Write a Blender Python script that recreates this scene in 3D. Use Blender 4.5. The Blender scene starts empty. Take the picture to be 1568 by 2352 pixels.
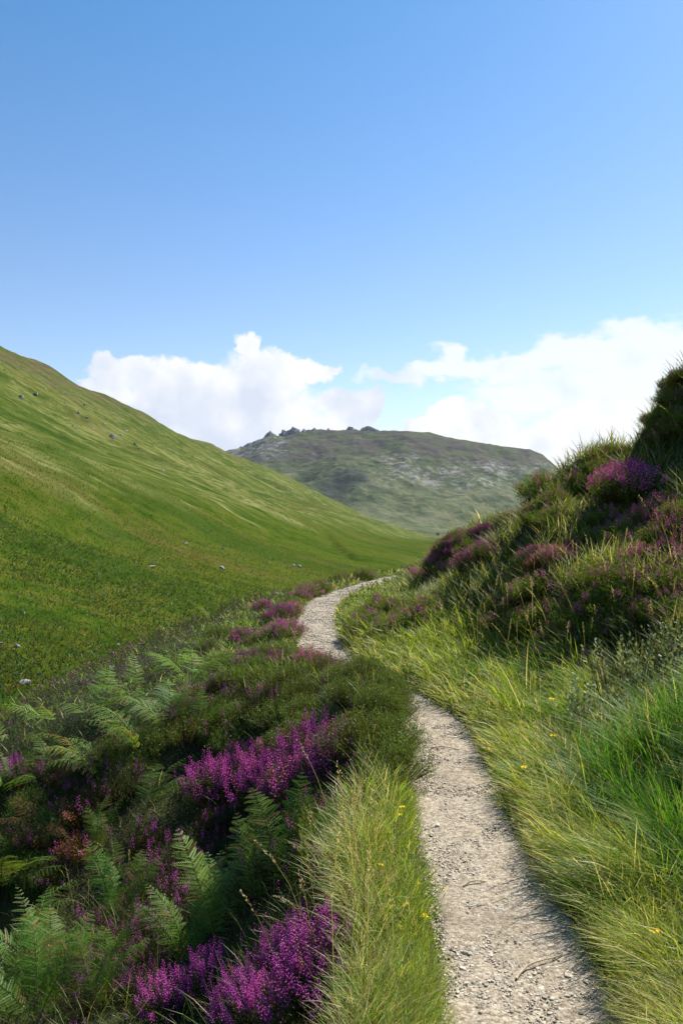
import bpy, math
import numpy as np
from mathutils import Vector, Euler

# ------------------------------------------------------------------ camera, sky, sun, exposure
scene = bpy.context.scene
COL = scene.collection
EYE = 1.65
cam_d = bpy.data.cameras.new("camera")
cam = bpy.data.objects.new("camera", cam_d)
COL.objects.link(cam)
cam.location = (0, 0, EYE)
cam.rotation_euler = (math.radians(90), 0, 0)
cam_d.sensor_width = 36
cam_d.lens = 28
cam_d.clip_start = 0.05
cam_d.clip_end = 30000
scene.camera = cam

SUN_AZ, SUN_EL = 47.0, 48.0            # degrees; azimuth measured from +Y (view direction) towards +X (right)
sun_d = bpy.data.lights.new("sun", 'SUN')
sun_d.energy = 5.0
sun_d.angle = math.radians(0.5)
sun_d.color = (1.0, 0.94, 0.84)
sun = bpy.data.objects.new("sun", sun_d)
COL.objects.link(sun)
_az, _el = math.radians(SUN_AZ), math.radians(SUN_EL)
SUNV = Vector((math.sin(_az) * math.cos(_el), math.cos(_az) * math.cos(_el), math.sin(_el)))
sun.rotation_euler = (-SUNV).to_track_quat('-Z', 'Y').to_euler()
sun.location = (60, 20, 60)

scene.view_settings.view_transform = 'Standard'
scene.view_settings.look = 'None'
scene.view_settings.exposure = 0.85
scene.view_settings.gamma = 1.0
scene.cycles.max_bounces = 5
scene.cycles.diffuse_bounces = 3
scene.cycles.glossy_bounces = 2
scene.cycles.transmission_bounces = 4
scene.cycles.volume_bounces = 0
scene.cycles.use_denoising = True
scene.cycles.denoiser = 'OPENIMAGEDENOISE'
scene.cycles.denoising_input_passes = 'RGB_ALBEDO_NORMAL'
scene.cycles.caustics_reflective = False
scene.cycles.caustics_refractive = False


class NT:
    """small helper for building node trees"""
    def __init__(self, nt):
        self.nt = nt

    def node(self, t, **kw):
        n = self.nt.nodes.new(t)
        for k, v in kw.items():
            setattr(n, k, v)
        return n

    def put(self, sock, v):
        if v is None:
            return
        if isinstance(v, (int, float)):
            sock.default_value = v
        elif isinstance(v, (tuple, list)):
            if len(v) == 3 and len(getattr(sock, 'default_value', (0, 0, 0))) == 4:
                v = (*v, 1)
            sock.default_value = v
        else:
            self.nt.links.new(v, sock)

    def m(self, op, a=None, b=None, c=None, clamp=False):
        n = self.node('ShaderNodeMath', operation=op, use_clamp=clamp)
        for i, v in enumerate((a, b, c)):
            self.put(n.inputs[i], v)
        return n.outputs[0]

    def vm(self, op, a=None, b=None):
        n = self.node('ShaderNodeVectorMath', operation=op)
        self.put(n.inputs[0], a)
        self.put(n.inputs[1], b)
        return n.outputs[0]

    def noise(self, vec, scale, detail=4, rough=.55, col=False, dist=0.0):
        n = self.node('ShaderNodeTexNoise')
        self.put(n.inputs['Vector'], vec)
        n.inputs['Scale'].default_value = scale
        n.inputs['Detail'].default_value = detail
        n.inputs['Roughness'].default_value = rough
        n.inputs['Distortion'].default_value = dist
        return n.outputs['Color'] if col else n.outputs['Fac']

    def smooth(self, v, lo, hi, a=0.0, b=1.0):
        n = self.node('ShaderNodeMapRange', interpolation_type='SMOOTHSTEP')
        self.put(n.inputs[0], v)
        for i, x in enumerate((lo, hi, a, b)):
            self.put(n.inputs[i + 1], x)
        return n.outputs[0]

    def mix(self, f, a, b, blend='MIX'):
        n = self.node('ShaderNodeMix', data_type='RGBA', blend_type=blend)
        self.put(n.inputs[0], f)
        self.put(n.inputs[6], a)
        self.put(n.inputs[7], b)
        return n.outputs[2]

    def ramp(self, f, stops):
        n = self.node('ShaderNodeValToRGB')
        el = n.color_ramp.elements
        while len(el) < len(stops):
            el.new(.5)
        for e, (p, c) in zip(el, stops):
            e.position = p
            e.color = (*c, 1)
        self.put(n.inputs[0], f)
        return n.outputs[0]

    def comb(self, x, y, z):
        n = self.node('ShaderNodeCombineXYZ')
        for i, v in enumerate((x, y, z)):
            self.put(n.inputs[i], v)
        return n.outputs[0]


def disp_dir(px, py):
    return math.atan((px - 784) / 1829), math.atan((1176 - py) / math.hypot(1829, px - 784))


def build_world():
    w = bpy.data.worlds.new("World")
    scene.world = w
    w.use_nodes = True
    nt = w.node_tree
    nt.nodes.clear()
    g = NT(nt)
    out = g.node('ShaderNodeOutputWorld')
    bg = g.node('ShaderNodeBackground')
    STR = 0.12
    bg.inputs[1].default_value = STR
    sky = g.node('ShaderNodeTexSky', sky_type='NISHITA')
    sky.sun_disc = False
    sky.sun_elevation = _el
    sky.sun_rotation = _az
    sky.air_density = 1.15
    sky.dust_density = 0.35
    sky.ozone_density = 2.2
    sky.altitude = 100
    tc = g.node('ShaderNodeTexCoord')
    d = g.vm('NORMALIZE', tc.outputs['Generated'])
    sep = g.node('ShaderNodeSeparateXYZ')
    nt.links.new(d, sep.inputs[0])
    x, y, z = sep.outputs
    az = g.m('ARCTAN2', x, y)
    el = g.m('ARCSINE', z)
    # the blue of the photograph is a little richer than the clear-air model's
    hs = g.node('ShaderNodeHueSaturation')
    g.put(hs.inputs['Hue'], g.smooth(el, .02, .75, .512, .494))
    g.put(hs.inputs['Saturation'], g.smooth(el, .02, .75, 1.10, 1.34))
    hs.inputs['Value'].default_value = 0.74
    nt.links.new(sky.outputs[0], hs.inputs['Color'])
    skyc = hs.outputs[0]
    # clouds as puffs at fixed azimuth and elevation, edges broken up by noise
    p = g.comb(az, el, 0)
    n1 = g.noise(p, 9, 7, .62, col=True)
    n2 = g.noise(p, 30, 6, .66, col=True)
    w1 = g.vm('SUBTRACT', n1, (.5, .5, .5))
    w2 = g.vm('SUBTRACT', n2, (.5, .5, .5))
    sc1 = g.vm('MULTIPLY', w1, (.10, .075, 0))
    sc2 = g.vm('MULTIPLY', w2, (.032, .026, 0))
    pw = g.vm('ADD', g.vm('ADD', p, sc1), sc2)
    s2 = g.node('ShaderNodeSeparateXYZ')
    nt.links.new(pw, s2.inputs[0])
    wa, we = s2.outputs[0], s2.outputs[1]
    cumulus = [(262, 868, 48, 52), (335, 872, 55, 46), (235, 925, 60, 45), (440, 885, 95, 55), (566, 812, 34, 52),
               (610, 860, 110, 58), (712, 850, 62, 30), (765, 842, 30, 10), (560, 940, 190, 80), (800, 940, 95, 55),
               (850, 935, 45, 55), (390, 960, 170, 70), (640, 1010, 320, 45), (250, 1010, 260, 60), (-300, 1020, 300, 50),
               (-900, 960, 260, 90),
               (1050, 960, 85, 42), (985, 985, 75, 30), (1125, 975, 60, 36), (1310, 1012, 58, 42), (1200, 1030, 190, 50),
               (1420, 1010, 220, 90), (1340, 1075, 200, 50), (960, 1040, 160, 40), (2100, 950, 420, 130)]
    sheet = [(905, 858, 75, 17), (975, 852, 100, 28), (1030, 815, 50, 36), (1050, 850, 130, 32), (1200, 838, 130, 45), (1340, 812, 150, 48),
             (1470, 790, 130, 46), (1620, 800, 150, 70), (1250, 905, 200, 50), (1450, 890, 240, 90), (1700, 900, 300, 130)]

    def field(blobs):
        acc = None
        for (px, py, rx, ry) in blobs:
            a, e = disp_dir(px, py)
            du = g.m('MULTIPLY', g.m('SUBTRACT', wa, a), 1829.0 / rx)
            dv = g.m('MULTIPLY', g.m('SUBTRACT', we, e), 1829.0 / ry)
            dd = g.m('ADD', g.m('MULTIPLY', du, du), g.m('MULTIPLY', dv, dv))
            f = g.m('SUBTRACT', 1.0, g.m('POWER', dd, .5))
            acc = f if acc is None else g.m('MAXIMUM', acc, f)
        return acc
    fc = field(cumulus)
    fs = field(sheet)
    streak = g.noise(g.vm('MULTIPLY', p, (3.0, 14.0, 0)), 4, 6, .6)
    dc = g.smooth(fc, -.08, .24)
    ds = g.smooth(g.m('ADD', fs, g.m('MULTIPLY', g.m('SUBTRACT', streak, .5), 1.15)), -.10, .44)
    dens = g.m('MAXIMUM', dc, g.m('MULTIPLY', ds, .80))
    # relief: compare the billow noise with itself a little way towards the sun
    b0 = g.noise(p, 16, 5, .55)
    b1 = g.noise(g.vm('ADD', p, (.02, .022, 0)), 16, 5, .55)
    rel = g.m('SUBTRACT', b0, b1)
    belly = g.m('MULTIPLY', g.smooth(el, .030, .080), g.m('MULTIPLY', g.smooth(el, .235, .150), g.smooth(az, .12, .03, .25, 1.0)))
    mass = g.smooth(g.noise(p, 6.5, 4, .5), .38, .60)
    lit = g.m('ADD', g.m('ADD', 1.02, g.m('MULTIPLY', rel, 1.9)), g.m('MULTIPLY', g.m('MULTIPLY', belly, mass), -.9))
    lit = g.m('ADD', lit, g.m('MULTIPLY', ds, .12), clamp=True)
    ccol = g.mix(lit, (3.35, 3.7, 4.35), (4.8, 4.87, 4.95))
    low = g.smooth(el, .16, .0)
    skyh = g.mix(g.m('MULTIPLY', low, .30), skyc, (3.0, 3.9, 4.7))
    nt.links.new(g.mix(dens, skyh, ccol), bg.inputs[0])
    nt.links.new(bg.outputs[0], out.inputs[0])


build_world()

# ------------------------------------------------------------------ numeric helpers
rng = np.random.default_rng(7)


def hash2(ix, iy, seed):
    n = (ix.astype(np.int64) * 374761393 + iy.astype(np.int64) * 668265263 + seed * 974634777) & 0xFFFFFFFF
    n = ((n ^ (n >> 13)) * 1274126177) & 0xFFFFFFFF
    n = n ^ (n >> 16)
    return (n & 0xFFFF) / 65535.0


def vnoise(x, y, seed=0):
    x = np.asarray(x, float)
    y = np.asarray(y, float)
    ix, iy = np.floor(x), np.floor(y)
    fx, fy = x - ix, y - iy
    fx = fx * fx * fx * (fx * (fx * 6 - 15) + 10)
    fy = fy * fy * fy * (fy * (fy * 6 - 15) + 10)
    a, b = hash2(ix, iy, seed), hash2(ix + 1, iy, seed)
    c, d = hash2(ix, iy + 1, seed), hash2(ix + 1, iy + 1, seed)
    return (a + (b - a) * fx) * (1 - fy) + (c + (d - c) * fx) * fy


def fbm(x, y, seed=0, octv=4, gain=.5):
    s, amp, tot = 0.0, 1.0, 0.0
    for i in range(octv):
        s = s + amp * (vnoise(x * 2 ** i + 17.3 * i, y * 2 ** i - 9.1 * i, seed + i) - .5)
        tot += amp
        amp *= gain
    return s / tot * 2


def sstep(x, a, b):
    t = np.clip((x - a) / (b - a), 0, 1)
    return t * t * (3 - 2 * t)


def smin(a, b, k):
    h = np.clip(.5 + .5 * (b - a) / k, 0, 1)
    return b + (a - b) * h - k * h * (1 - h)


def smax(a, b, k):
    return -smin(-a, -b, k)


# ------------------------------------------------------------------ terrain function
PY = np.array([-8, 2.5, 2.95, 3.66, 4.17, 4.84, 5.76, 6.4, 7.3, 8.53, 9.31, 11.0, 12.2, 13.5, 15.6, 18.4, 20.3, 22.5, 25, 29, 34])
PX = np.array([.62, .615, .65, .65, .65, .68, .70, .68, .46, .02, -.17, -.33, -.40, -.38, -.20, .66, 1.30, 2.5, 4.2, 8.0, 13.5])


def catmull(x, xs, ys):
    m = np.gradient(ys, xs)
    i = np.clip(np.searchsorted(xs, x) - 1, 0, len(xs) - 2)
    h = xs[i + 1] - xs[i]
    t = np.clip((x - xs[i]) / h, 0, 1)
    return ((2 * t ** 3 - 3 * t ** 2 + 1) * ys[i] + (t ** 3 - 2 * t ** 2 + t) * h * m[i]
            + (-2 * t ** 3 + 3 * t ** 2) * ys[i + 1] + (t ** 3 - t ** 2) * h * m[i + 1])


def path_x(Y):
    return catmull(np.asarray(Y, float), PY, PX)


def path_hw(Y):
    return np.interp(Y, [0, 2.5, 4, 9, 12, 19, 22, 30], [.285, .285, .25, .26, .27, .29, .33, .5])


def near_h(X, Y, bumps=True):
    xc, hw = path_x(Y), path_hw(Y)
    dr = X - xc - hw
    dl = xc - hw - X
    # right bank
    s = np.interp(Y, [0, 3, 6, 9, 14, 20], [.42, .48, .80, .92, .66, .45])
    f = np.interp(Y, [11, 14], [.2, .08]) * np.clip(dr, 0, 1.0) + s * np.log1p(np.exp(np.clip((dr - .95) * 5, -40, 40))) / 5
    gcap = np.interp(Y, [-10, 5, 8, 9, 11, 13.5, 16, 20, 25, 40, 60, 200], [6, 5.4, 4.1, 3.3, 2.15, 1.38, .85, .05, -1.2, -8, -18, -60])
    right = smin(f, gcap, .35)
    # left shoulder and drop
    e = np.clip(dl, 0, None)
    nearf = sstep(Y, 8.5, 5.5)
    step = 1.0 * (np.clip(e, .30, 1.20) - .30) * nearf
    gentle = (.26 * nearf + .17 * (1 - nearf)) * np.clip(e - .3, 0, None)
    de = np.interp(Y, [0, 6, 10, 15, 20, 26, 40], [3.1, 3.3, 3.5, 2.6, 2.3, 2.0, 2.0])
    drop = .85 * np.log1p(np.exp(np.clip((e - de) * 2.2, -40, 40))) / 2.2
    left = -step - gentle - drop
    z = np.where(dr > 0, right, np.where(dl > 0, left, 0))
    z = z - .20 * np.clip(Y - 22.5, 0, None) ** 1.2
    out = np.clip(np.maximum(dr, dl), 0, None)
    z = z + .34 * np.exp(-((X - .10) / .55) ** 2 - ((Y - 6.2) / 1.0) ** 2) * sstep(dl, 0, .22)
    z = z + .16 * np.exp(-((X - .55) / .5) ** 2 - ((Y - 11.2) / 1.2) ** 2) * sstep(dr, 0, .35)
    z = z + .04 * np.exp(-((X - 4.0) / .55) ** 2 - ((Y - 9.2) / .8) ** 2)
    if bumps:
        a = sstep(out, .1, .8)
        z = z + a * .07 * fbm(X * 1.6, Y * 1.6, 3, 4)
        z = z + sstep(dr, .6, 2.0) * .52 * fbm(X * .95, Y * .95, 11, 3)
        z = z + sstep(dl, .4, 1.6) * .14 * fbm(X * .8, Y * .8, 23, 3)
        # the path is dished a little below its verges
        z = z - .035 * sstep(out, .10, 0)
    return z


def far_h(X, Y):
    xf = np.interp(Y, [-300, 0, 60, 120, 300, 800, 1500, 2100, 3200], [-20, -17, -15, -9, 24, 95, 170, 228, 330])
    zf = np.interp(Y, [0, 100, 300, 800, 1500, 2100, 3200], [-15, -15.6, -20, -33, -49, -63, -80])
    ry = [-300, 0, 400, 800, 1150, 1600, 1900, 2100, 2400, 3200]
    rx = np.interp(Y, ry, [-430, -420, -390, -343, -264, -126, 62, 140, 200, 280])
    rz = np.interp(Y, ry, [250, 240, 209, 170, 133, 82, -12, -52, -66, -78])
    v = (xf - X) / np.maximum(xf - rx, 20)
    vv = np.clip(v, 0, None)
    S = smin(vv ** 1.42, 1.22 - .22 * vv, .07)
    z = zf + (rz - zf) * S
    z = z + np.clip(X - xf - 120, 0, None) * .05
    rough = sstep(v, .02, .30)
    z = z + rough * (8.0 * fbm(X * .004 + 3, Y * .013, 31, 4) + 3.4 * fbm(X * .018, Y * .045, 37, 5))
    z = z + .7 * fbm(X * .05, Y * .05, 41, 4) * sstep(np.hypot(X, Y), 30, 90)
    z = z + .9 * fbm(X * .10, Y * .15, 43, 4) * sstep(v, .05, .2)
    gl = np.abs(fbm(Y * .011 + 2.7, X * .0022, 47, 3) + .05 * fbm(X * .03, Y * .03, 48, 3))
    z = z - 6.5 * np.exp(-(gl / .045) ** 2) * sstep(v, .22, .55) * sstep(v, 1.05, .9)
    # terrace under the bracken break and a low moraine on the valley floor
    z = z + 6.0 * sstep(v, .10, .20) * sstep(v, .42, .22) * sstep(Y, 60, 160)
    z = z + 5.0 * np.exp(-((X - 62) / 26) ** 2 - ((Y - 640) / 55) ** 2)
    # an old stream cutting down to the burn
    ax, ay, bx_, by_ = -14.0, 500.0, 6.0, 315.0
    tt = np.clip(((X - ax) * (bx_ - ax) + (Y - ay) * (by_ - ay)) / ((bx_ - ax) ** 2 + (by_ - ay) ** 2), 0, 1)
    dd = np.hypot(X - ax - tt * (bx_ - ax), Y - ay - tt * (by_ - ay))
    z = z - 2.6 * np.exp(-(dd / 3.2) ** 2)
    # burn cut across the floor
    bx = 30 + .09 * (Y - 250) + 9 * np.sin(Y * .013)
    z = z - 1.6 * np.exp(-((X - bx) / 3.5) ** 2) * sstep(Y, 150, 260)
    return z


def H(X, Y):
    X = np.asarray(X, float)
    Y = np.asarray(Y, float)
    return smax(near_h(X, np.clip(Y, -8, 200)), far_h(X, Y), 1.2)


def at(px, py, ymax=2600):
    """the point of the terrain seen in direction (px, py)"""
    t = np.exp(np.linspace(math.log(1.2), math.log(ymax), 5000))
    X = (px - 784) / 1829 * t
    Z = EYE + (1176 - py) / 1829 * t
    hit = np.nonzero(Z <= H(X, t))[0]
    if len(hit) == 0:
        return None
    i = hit[0]
    return np.array([X[i], t[i], H(X[i], t[i])])


# ------------------------------------------------------------------ mesh + object helpers
def make_mesh(name, V, faces, mats=(), col=None, midx=None, smooth=False):
    """faces: list of int arrays (n,k); col: (nv,3); midx: list of arrays/ints per faces entry"""
    me = bpy.data.meshes.new(name)
    V = np.ascontiguousarray(V, dtype=np.float32)
    me.vertices.add(len(V))
    me.vertices.foreach_set("co", V.ravel())
    faces = [np.asarray(f, dtype=np.int32) for f in faces]
    loops = np.concatenate([f.ravel() for f in faces])
    tot = np.concatenate([np.full(len(f), f.shape[1], dtype=np.int32) for f in faces])
    start = np.concatenate([[0], np.cumsum(tot)[:-1]]).astype(np.int32)
    me.loops.add(len(loops))
    me.loops.foreach_set("vertex_index", loops)
    me.polygons.add(len(tot))
    me.polygons.foreach_set("loop_start", start)
    for m in mats:
        me.materials.append(m)
    if midx is not None:
        mi = np.concatenate([np.broadcast_to(np.asarray(a, dtype=np.int32), (len(f),)) for a, f in zip(midx, faces)])
        me.polygons.foreach_set("material_index", mi)
    me.polygons.foreach_set("use_smooth", np.full(len(tot), smooth, dtype=bool))
    if col is not None:
        at_ = me.attributes.new("tint", 'FLOAT_COLOR', 'POINT')
        c4 = np.ones((len(V), 4), dtype=np.float32)
        c4[:, :3] = col
        at_.data.foreach_set("color", c4.ravel())
    me.update(calc_edges=True)
    return me


def link(name, data, parent=None):
    o = bpy.data.objects.new(name, data)
    COL.objects.link(o)
    if parent is not None:
        o.parent = parent
    return o


def tag(o, label, cat, group=None, kind=None):
    o['label'] = label
    o['category'] = cat
    if group:
        o['group'] = group
    if kind:
        o['kind'] = kind
    return o


def structure(name, me, label=None):
    o = link(name, me)
    o['kind'] = 'structure'
    if label:
        o['label'] = label
    o['category'] = name.replace('_', ' ')
    return o


def grid_faces(nr, nc):
    i = np.arange(nr * nc).reshape(nr, nc)
    return np.stack([i[:-1, :-1], i[:-1, 1:], i[1:, 1:], i[1:, :-1]], -1).reshape(-1, 4)


def copy_tree(o):
    c = o.copy()
    COL.objects.link(c)
    for ch in o.children:
        k = copy_tree(ch)
        k.parent = c
    return c


# ------------------------------------------------------------------ materials
def new_mat(name):
    m = bpy.data.materials.new(name)
    m.use_nodes = True
    nt = m.node_tree
    nt.nodes.clear()
    g = NT(nt)
    out = g.node('ShaderNodeOutputMaterial')
    return m, g, out


def leaf_mat(name, trans=.35, gloss=.08, rough=.5, tr_tint=(1.25, 1.15, .5)):
    """thin plant tissue: base colour carried by the plant (attribute), light passing through it"""
    m, g, out = new_mat(name)
    a = g.node('ShaderNodeAttribute', attribute_name='tint')
    info = g.node('ShaderNodeObjectInfo')
    hs = g.node('ShaderNodeHueSaturation')
    g.put(hs.inputs['Hue'], g.m('ADD', .485, g.m('MULTIPLY', info.outputs['Random'], .03)))
    g.put(hs.inputs['Value'], g.m('ADD', .85, g.m('MULTIPLY', info.outputs['Random'], .3)))
    g.put(hs.inputs['Color'], a.outputs['Color'])
    c = hs.outputs[0]
    dif = g.node('ShaderNodeBsdfDiffuse')
    g.put(dif.inputs[0], c)
    tr = g.node('ShaderNodeBsdfTranslucent')
    g.put(tr.inputs[0], g.mix(1.0, c, tr_tint, 'MULTIPLY'))
    gl = g.node('ShaderNodeBsdfGlossy')
    gl.inputs['Roughness'].default_value = rough
    gl.inputs['Color'].default_value = (.9, .95, 1, 1)
    m1 = g.node('ShaderNodeMixShader')
    m1.inputs[0].default_value = trans
    g.nt.links.new(dif.outputs[0], m1.inputs[1])
    g.nt.links.new(tr.outputs[0], m1.inputs[2])
    m2 = g.node('ShaderNodeMixShader')
    m2.inputs[0].default_value = gloss
    g.nt.links.new(m1.outputs[0], m2.inputs[1])
    g.nt.links.new(gl.outputs[0], m2.inputs[2])
    g.nt.links.new(m2.outputs[0], out.inputs[0])
    return m


def surf(g, out, color, rough=.9, bump=None, strength=.5, dist=.02, spec=.2):
    p = g.node('ShaderNodeBsdfPrincipled')
    g.put(p.inputs['Base Color'], color)
    g.put(p.inputs['Roughness'], rough)
    p.inputs['Specular IOR Level'].default_value = spec
    if bump is not None:
        b = g.node('ShaderNodeBump')
        b.inputs['Strength'].default_value = strength
        b.inputs['Distance'].default_value = dist
        g.put(b.inputs['Height'], bump)
        g.nt.links.new(b.outputs[0], p.inputs['Normal'])
    g.nt.links.new(p.outputs[0], out.inputs[0])
    return p


def objco(g):
    return g.node('ShaderNodeTexCoord').outputs['Object']


MAT_GRASS = leaf_mat("grass_blades", .50, .02, .5, (1.2, 1.15, .60))
MAT_FERN = leaf_mat("fern_leaf", .42, .012, .5)
MAT_HEATHER = leaf_mat("heather_leaf", .28, .02, .55)
MAT_FLOWER = leaf_mat("heather_bells", .40, .02, .5, (1.2, .8, 1.2))
MAT_LEAF = leaf_mat("shrub_leaf", .28, .015, .5)

# soil
MAT_SOIL, g, out = new_mat("peaty_ground")
co = objco(g)
n = g.noise(co, 2.2, 6, .65)
n2 = g.noise(co, 38, 3, .6)
c = g.ramp(n, [(.3, (.022, .018, .010)), (.5, (.030, .040, .012)), (.7, (.055, .062, .020))])
c = g.mix(g.smooth(n2, .5, .75, 0, .5), c, (.09, .075, .035))
surf(g, out, c, .95, n2, .8, .03)

# path: pale granite grit
MAT_PATH, g, out = new_mat("granite_grit")
co = objco(g)
vor = g.node('ShaderNodeTexVoronoi')
vor.inputs['Scale'].default_value = 95
g.put(vor.inputs['Vector'], co)
vor2 = g.node('ShaderNodeTexVoronoi')
vor2.inputs['Scale'].default_value = 42
g.put(vor2.inputs['Vector'], co)
sv = g.node('ShaderNodeSeparateXYZ')
g.put(sv.inputs[0], vor.outputs['Color'])
n = g.noise(co, 1.7, 5, .6)
c = g.ramp(sv.outputs[0], [(0, (.16, .128, .090)), (.35, (.265, .218, .156)), (.7, (.34, .287, .212)), (1, (.44, .385, .30))])
c = g.mix(g.smooth(n, .46, .70, 0, .55), c, (.16, .124, .084))
hgt = g.m('ADD', g.m('MULTIPLY', vor.outputs['Distance'], -1.0), g.m('MULTIPLY', vor2.outputs['Distance'], -1.4))
surf(g, out, c, .92, hgt, .55, .006)

MAT_GRAVEL, g, out = new_mat("granite_chips")
a = g.node('ShaderNodeAttribute', attribute_name='tint')
surf(g, out, a.outputs['Color'], .85, None)

MAT_ROCK, g, out = new_mat("granite_rock")
co = objco(g)
n = g.noise(co, 1.6, 8, .7)
n2 = g.noise(co, 9, 5, .65)
c = g.ramp(n, [(.3, (.13, .13, .125)), (.5, (.25, .245, .235)), (.72, (.38, .375, .36))])
c = g.mix(g.smooth(n2, .55, .7, 0, .5), c, (.12, .125, .11))
surf(g, out, c, .9, n2, .6, .06)

MAT_TOR, g, out = new_mat("dark_summit_rock")
co = objco(g)
n = g.noise(co, .05, 8, .7)
c = g.ramp(n, [(.3, (.060, .066, .085)), (.55, (.12, .125, .145)), (.75, (.22, .22, .23))])
surf(g, out, c, .9, n, .8, 4)

MAT_STONE, g, out = new_mat("path_stone")
surf(g, out, g.ramp(g.noise(objco(g), 2.5, 6, .65), [(.3, (.30, .255, .20)), (.7, (.58, .52, .43))]), .9)

MAT_TWIG, g, out = new_mat("dry_twig")
surf(g, out, g.ramp(g.noise(objco(g), 30, 4), [(.3, (.26, .20, .13)), (.7, (.58, .49, .34))]), .9)

# hillside
MAT_HILL, g, out = new_mat("hill_grass")
co = objco(g)
fall = g.vm('MULTIPLY', co, (.010, .050, .016))
st = g.noise(fall, 1.0, 8, .64)
fine = g.vm('MULTIPLY', co, (.06, .22, .10))
st2 = g.noise(fine, 1.0, 6, .62)
big = g.noise(g.vm('MULTIPLY', co, (.006, .008, .006)), 1.0, 5, .6)
lf = g.noise(co, .9, 5, .65)
lf2 = g.noise(co, .22, 5, .6)
s3 = g.node('ShaderNodeSeparateXYZ')
g.put(s3.inputs[0], co)
X_, Y_, Z_ = s3.outputs
# straw on the upper, far slopes; green on the apron
up = g.smooth(g.m('ADD', g.m('ADD', Z_, g.m('MULTIPLY', Y_, .045)), g.m('MULTIPLY', g.m('SUBTRACT', st, .5), 50)), 10, 26)
straw = g.ramp(g.m('ADD', g.m('MULTIPLY', st, .5), g.m('MULTIPLY', st2, .5)),
               [(.38, (.030, .054, .008)), (.46, (.062, .084, .015)), (.53, (.110, .122, .032)), (.62, (.190, .185, .078))])
green = g.ramp(g.m('ADD', g.m('MULTIPLY', lf2, .55), g.m('MULTIPLY', big, .45)),
               [(.36, (.018, .042, .005)), (.45, (.040, .068, .007)), (.54, (.070, .085, .011)), (.64, (.115, .094, .022))])
c = g.mix(up, green, straw)
patch = g.noise(g.vm('MULTIPLY', co, (.016, .028, .02)), 1.0, 5, .62)
c = g.mix(g.m('MULTIPLY', g.smooth(patch, .46, .60, .0, .6), g.m('SUBTRACT', 1.0, g.m('MULTIPLY', up, .75))), c, (.026, .054, .007))
c = g.mix(g.m('MULTIPLY', g.smooth(g.noise(g.vm('MULTIPLY', co, (.012, .035, .03)), 1.0, 6, .66), .53, .63), .40), c, (.100, .078, .024))
c = g.mix(g.m('MULTIPLY', g.smooth(g.noise(g.vm('MULTIPLY', co, (.012, .05, .035)), 1.3, 6, .7), .56, .64), g.m('MULTIPLY', up, .7)), c, (.040, .075, .012))
br = g.m('MULTIPLY', g.smooth(lf2, .50, .60), g.smooth(big, .46, .56))
c = g.mix(g.m('MULTIPLY', br, .75), c, (.026, .062, .012))
c = g.mix(g.m('MULTIPLY', g.smooth(lf, .56, .70), g.m('MULTIPLY', br, .85)), c, (.17, .095, .028))
top = g.m('MULTIPLY', g.smooth(g.m('ADD', Z_, g.m('MULTIPLY', g.m('SUBTRACT', st, .5), 160)), 90, 140), g.smooth(st2, .42, .56))
c = g.mix(g.m('MULTIPLY', top, .8), c, (.085, .062, .040))
hb = g.m('ADD', g.m('MULTIPLY', lf2, 1.0), g.m('MULTIPLY', lf, .5))
surf(g, out, c, 1.0, hb, .9, .9, .0)

# mountain
MAT_MTN, g, out = new_mat("mountain_moor")
co = objco(g)
n = g.noise(g.vm('MULTIPLY', co, (.0016, .0016, .005)), 1.0, 9, .66)
n2 = g.noise(g.vm('MULTIPLY', co, (.006, .006, .018)), 1.0, 8, .68)
n3 = g.noise(g.vm('MULTIPLY', co, (.036, .036, .06)), 1.0, 7, .78)
s3 = g.node('ShaderNodeSeparateXYZ')
g.put(s3.inputs[0], co)
X_, Y_, Z_ = s3.outputs
c = g.ramp(g.m('ADD', g.m('MULTIPLY', n2, .6), g.m('MULTIPLY', n3, .4)),
           [(.38, (.036, .056, .026)), (.48, (.082, .098, .046)), (.57, (.140, .146, .080))])
zz = g.m('ADD', Z_, g.m('MULTIPLY', g.m('SUBTRACT', n, .5), 330))
moor = g.m('MULTIPLY', g.smooth(zz, 150, 250), g.smooth(n2, .40, .58))
c = g.mix(g.m('MULTIPLY', moor, .85), c, (.056, .045, .048))
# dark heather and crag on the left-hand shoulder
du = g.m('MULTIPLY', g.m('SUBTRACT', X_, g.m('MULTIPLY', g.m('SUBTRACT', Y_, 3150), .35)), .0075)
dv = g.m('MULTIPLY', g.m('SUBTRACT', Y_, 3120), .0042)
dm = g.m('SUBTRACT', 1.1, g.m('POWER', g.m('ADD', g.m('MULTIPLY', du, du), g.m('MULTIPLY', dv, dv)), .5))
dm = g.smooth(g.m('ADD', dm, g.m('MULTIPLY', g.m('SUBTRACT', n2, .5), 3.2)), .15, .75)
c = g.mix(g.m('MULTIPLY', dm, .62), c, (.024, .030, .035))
# pale scree in a band half way up and below the tors
band = g.m('MULTIPLY', g.smooth(zz, 105, 150), g.smooth(zz, 260, 200))
band = g.m('MULTIPLY', band, g.smooth(X_, 30, 250))
scree = g.m('MULTIPLY', band, g.smooth(g.m('ADD', g.m('MULTIPLY', n3, .65), g.m('MULTIPLY', n2, .35)), .50, .60))
c = g.mix(g.m('MULTIPLY', scree, .9), c, (.29, .275, .29))
lp = g.m('MULTIPLY', g.smooth(X_, -180, -330), g.smooth(zz, 200, 290))
sc2 = g.m('MULTIPLY', lp, g.smooth(g.m('ADD', g.m('MULTIPLY', n3, .6), g.m('MULTIPLY', n2, .4)), .47, .58))
c = g.mix(g.m('MULTIPLY', sc2, .8), c, (.28, .272, .27))
surf(g, out, c, 1.0, g.m('ADD', n2, g.m('MULTIPLY', n3, .25)), .7, 20, .0)

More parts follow.
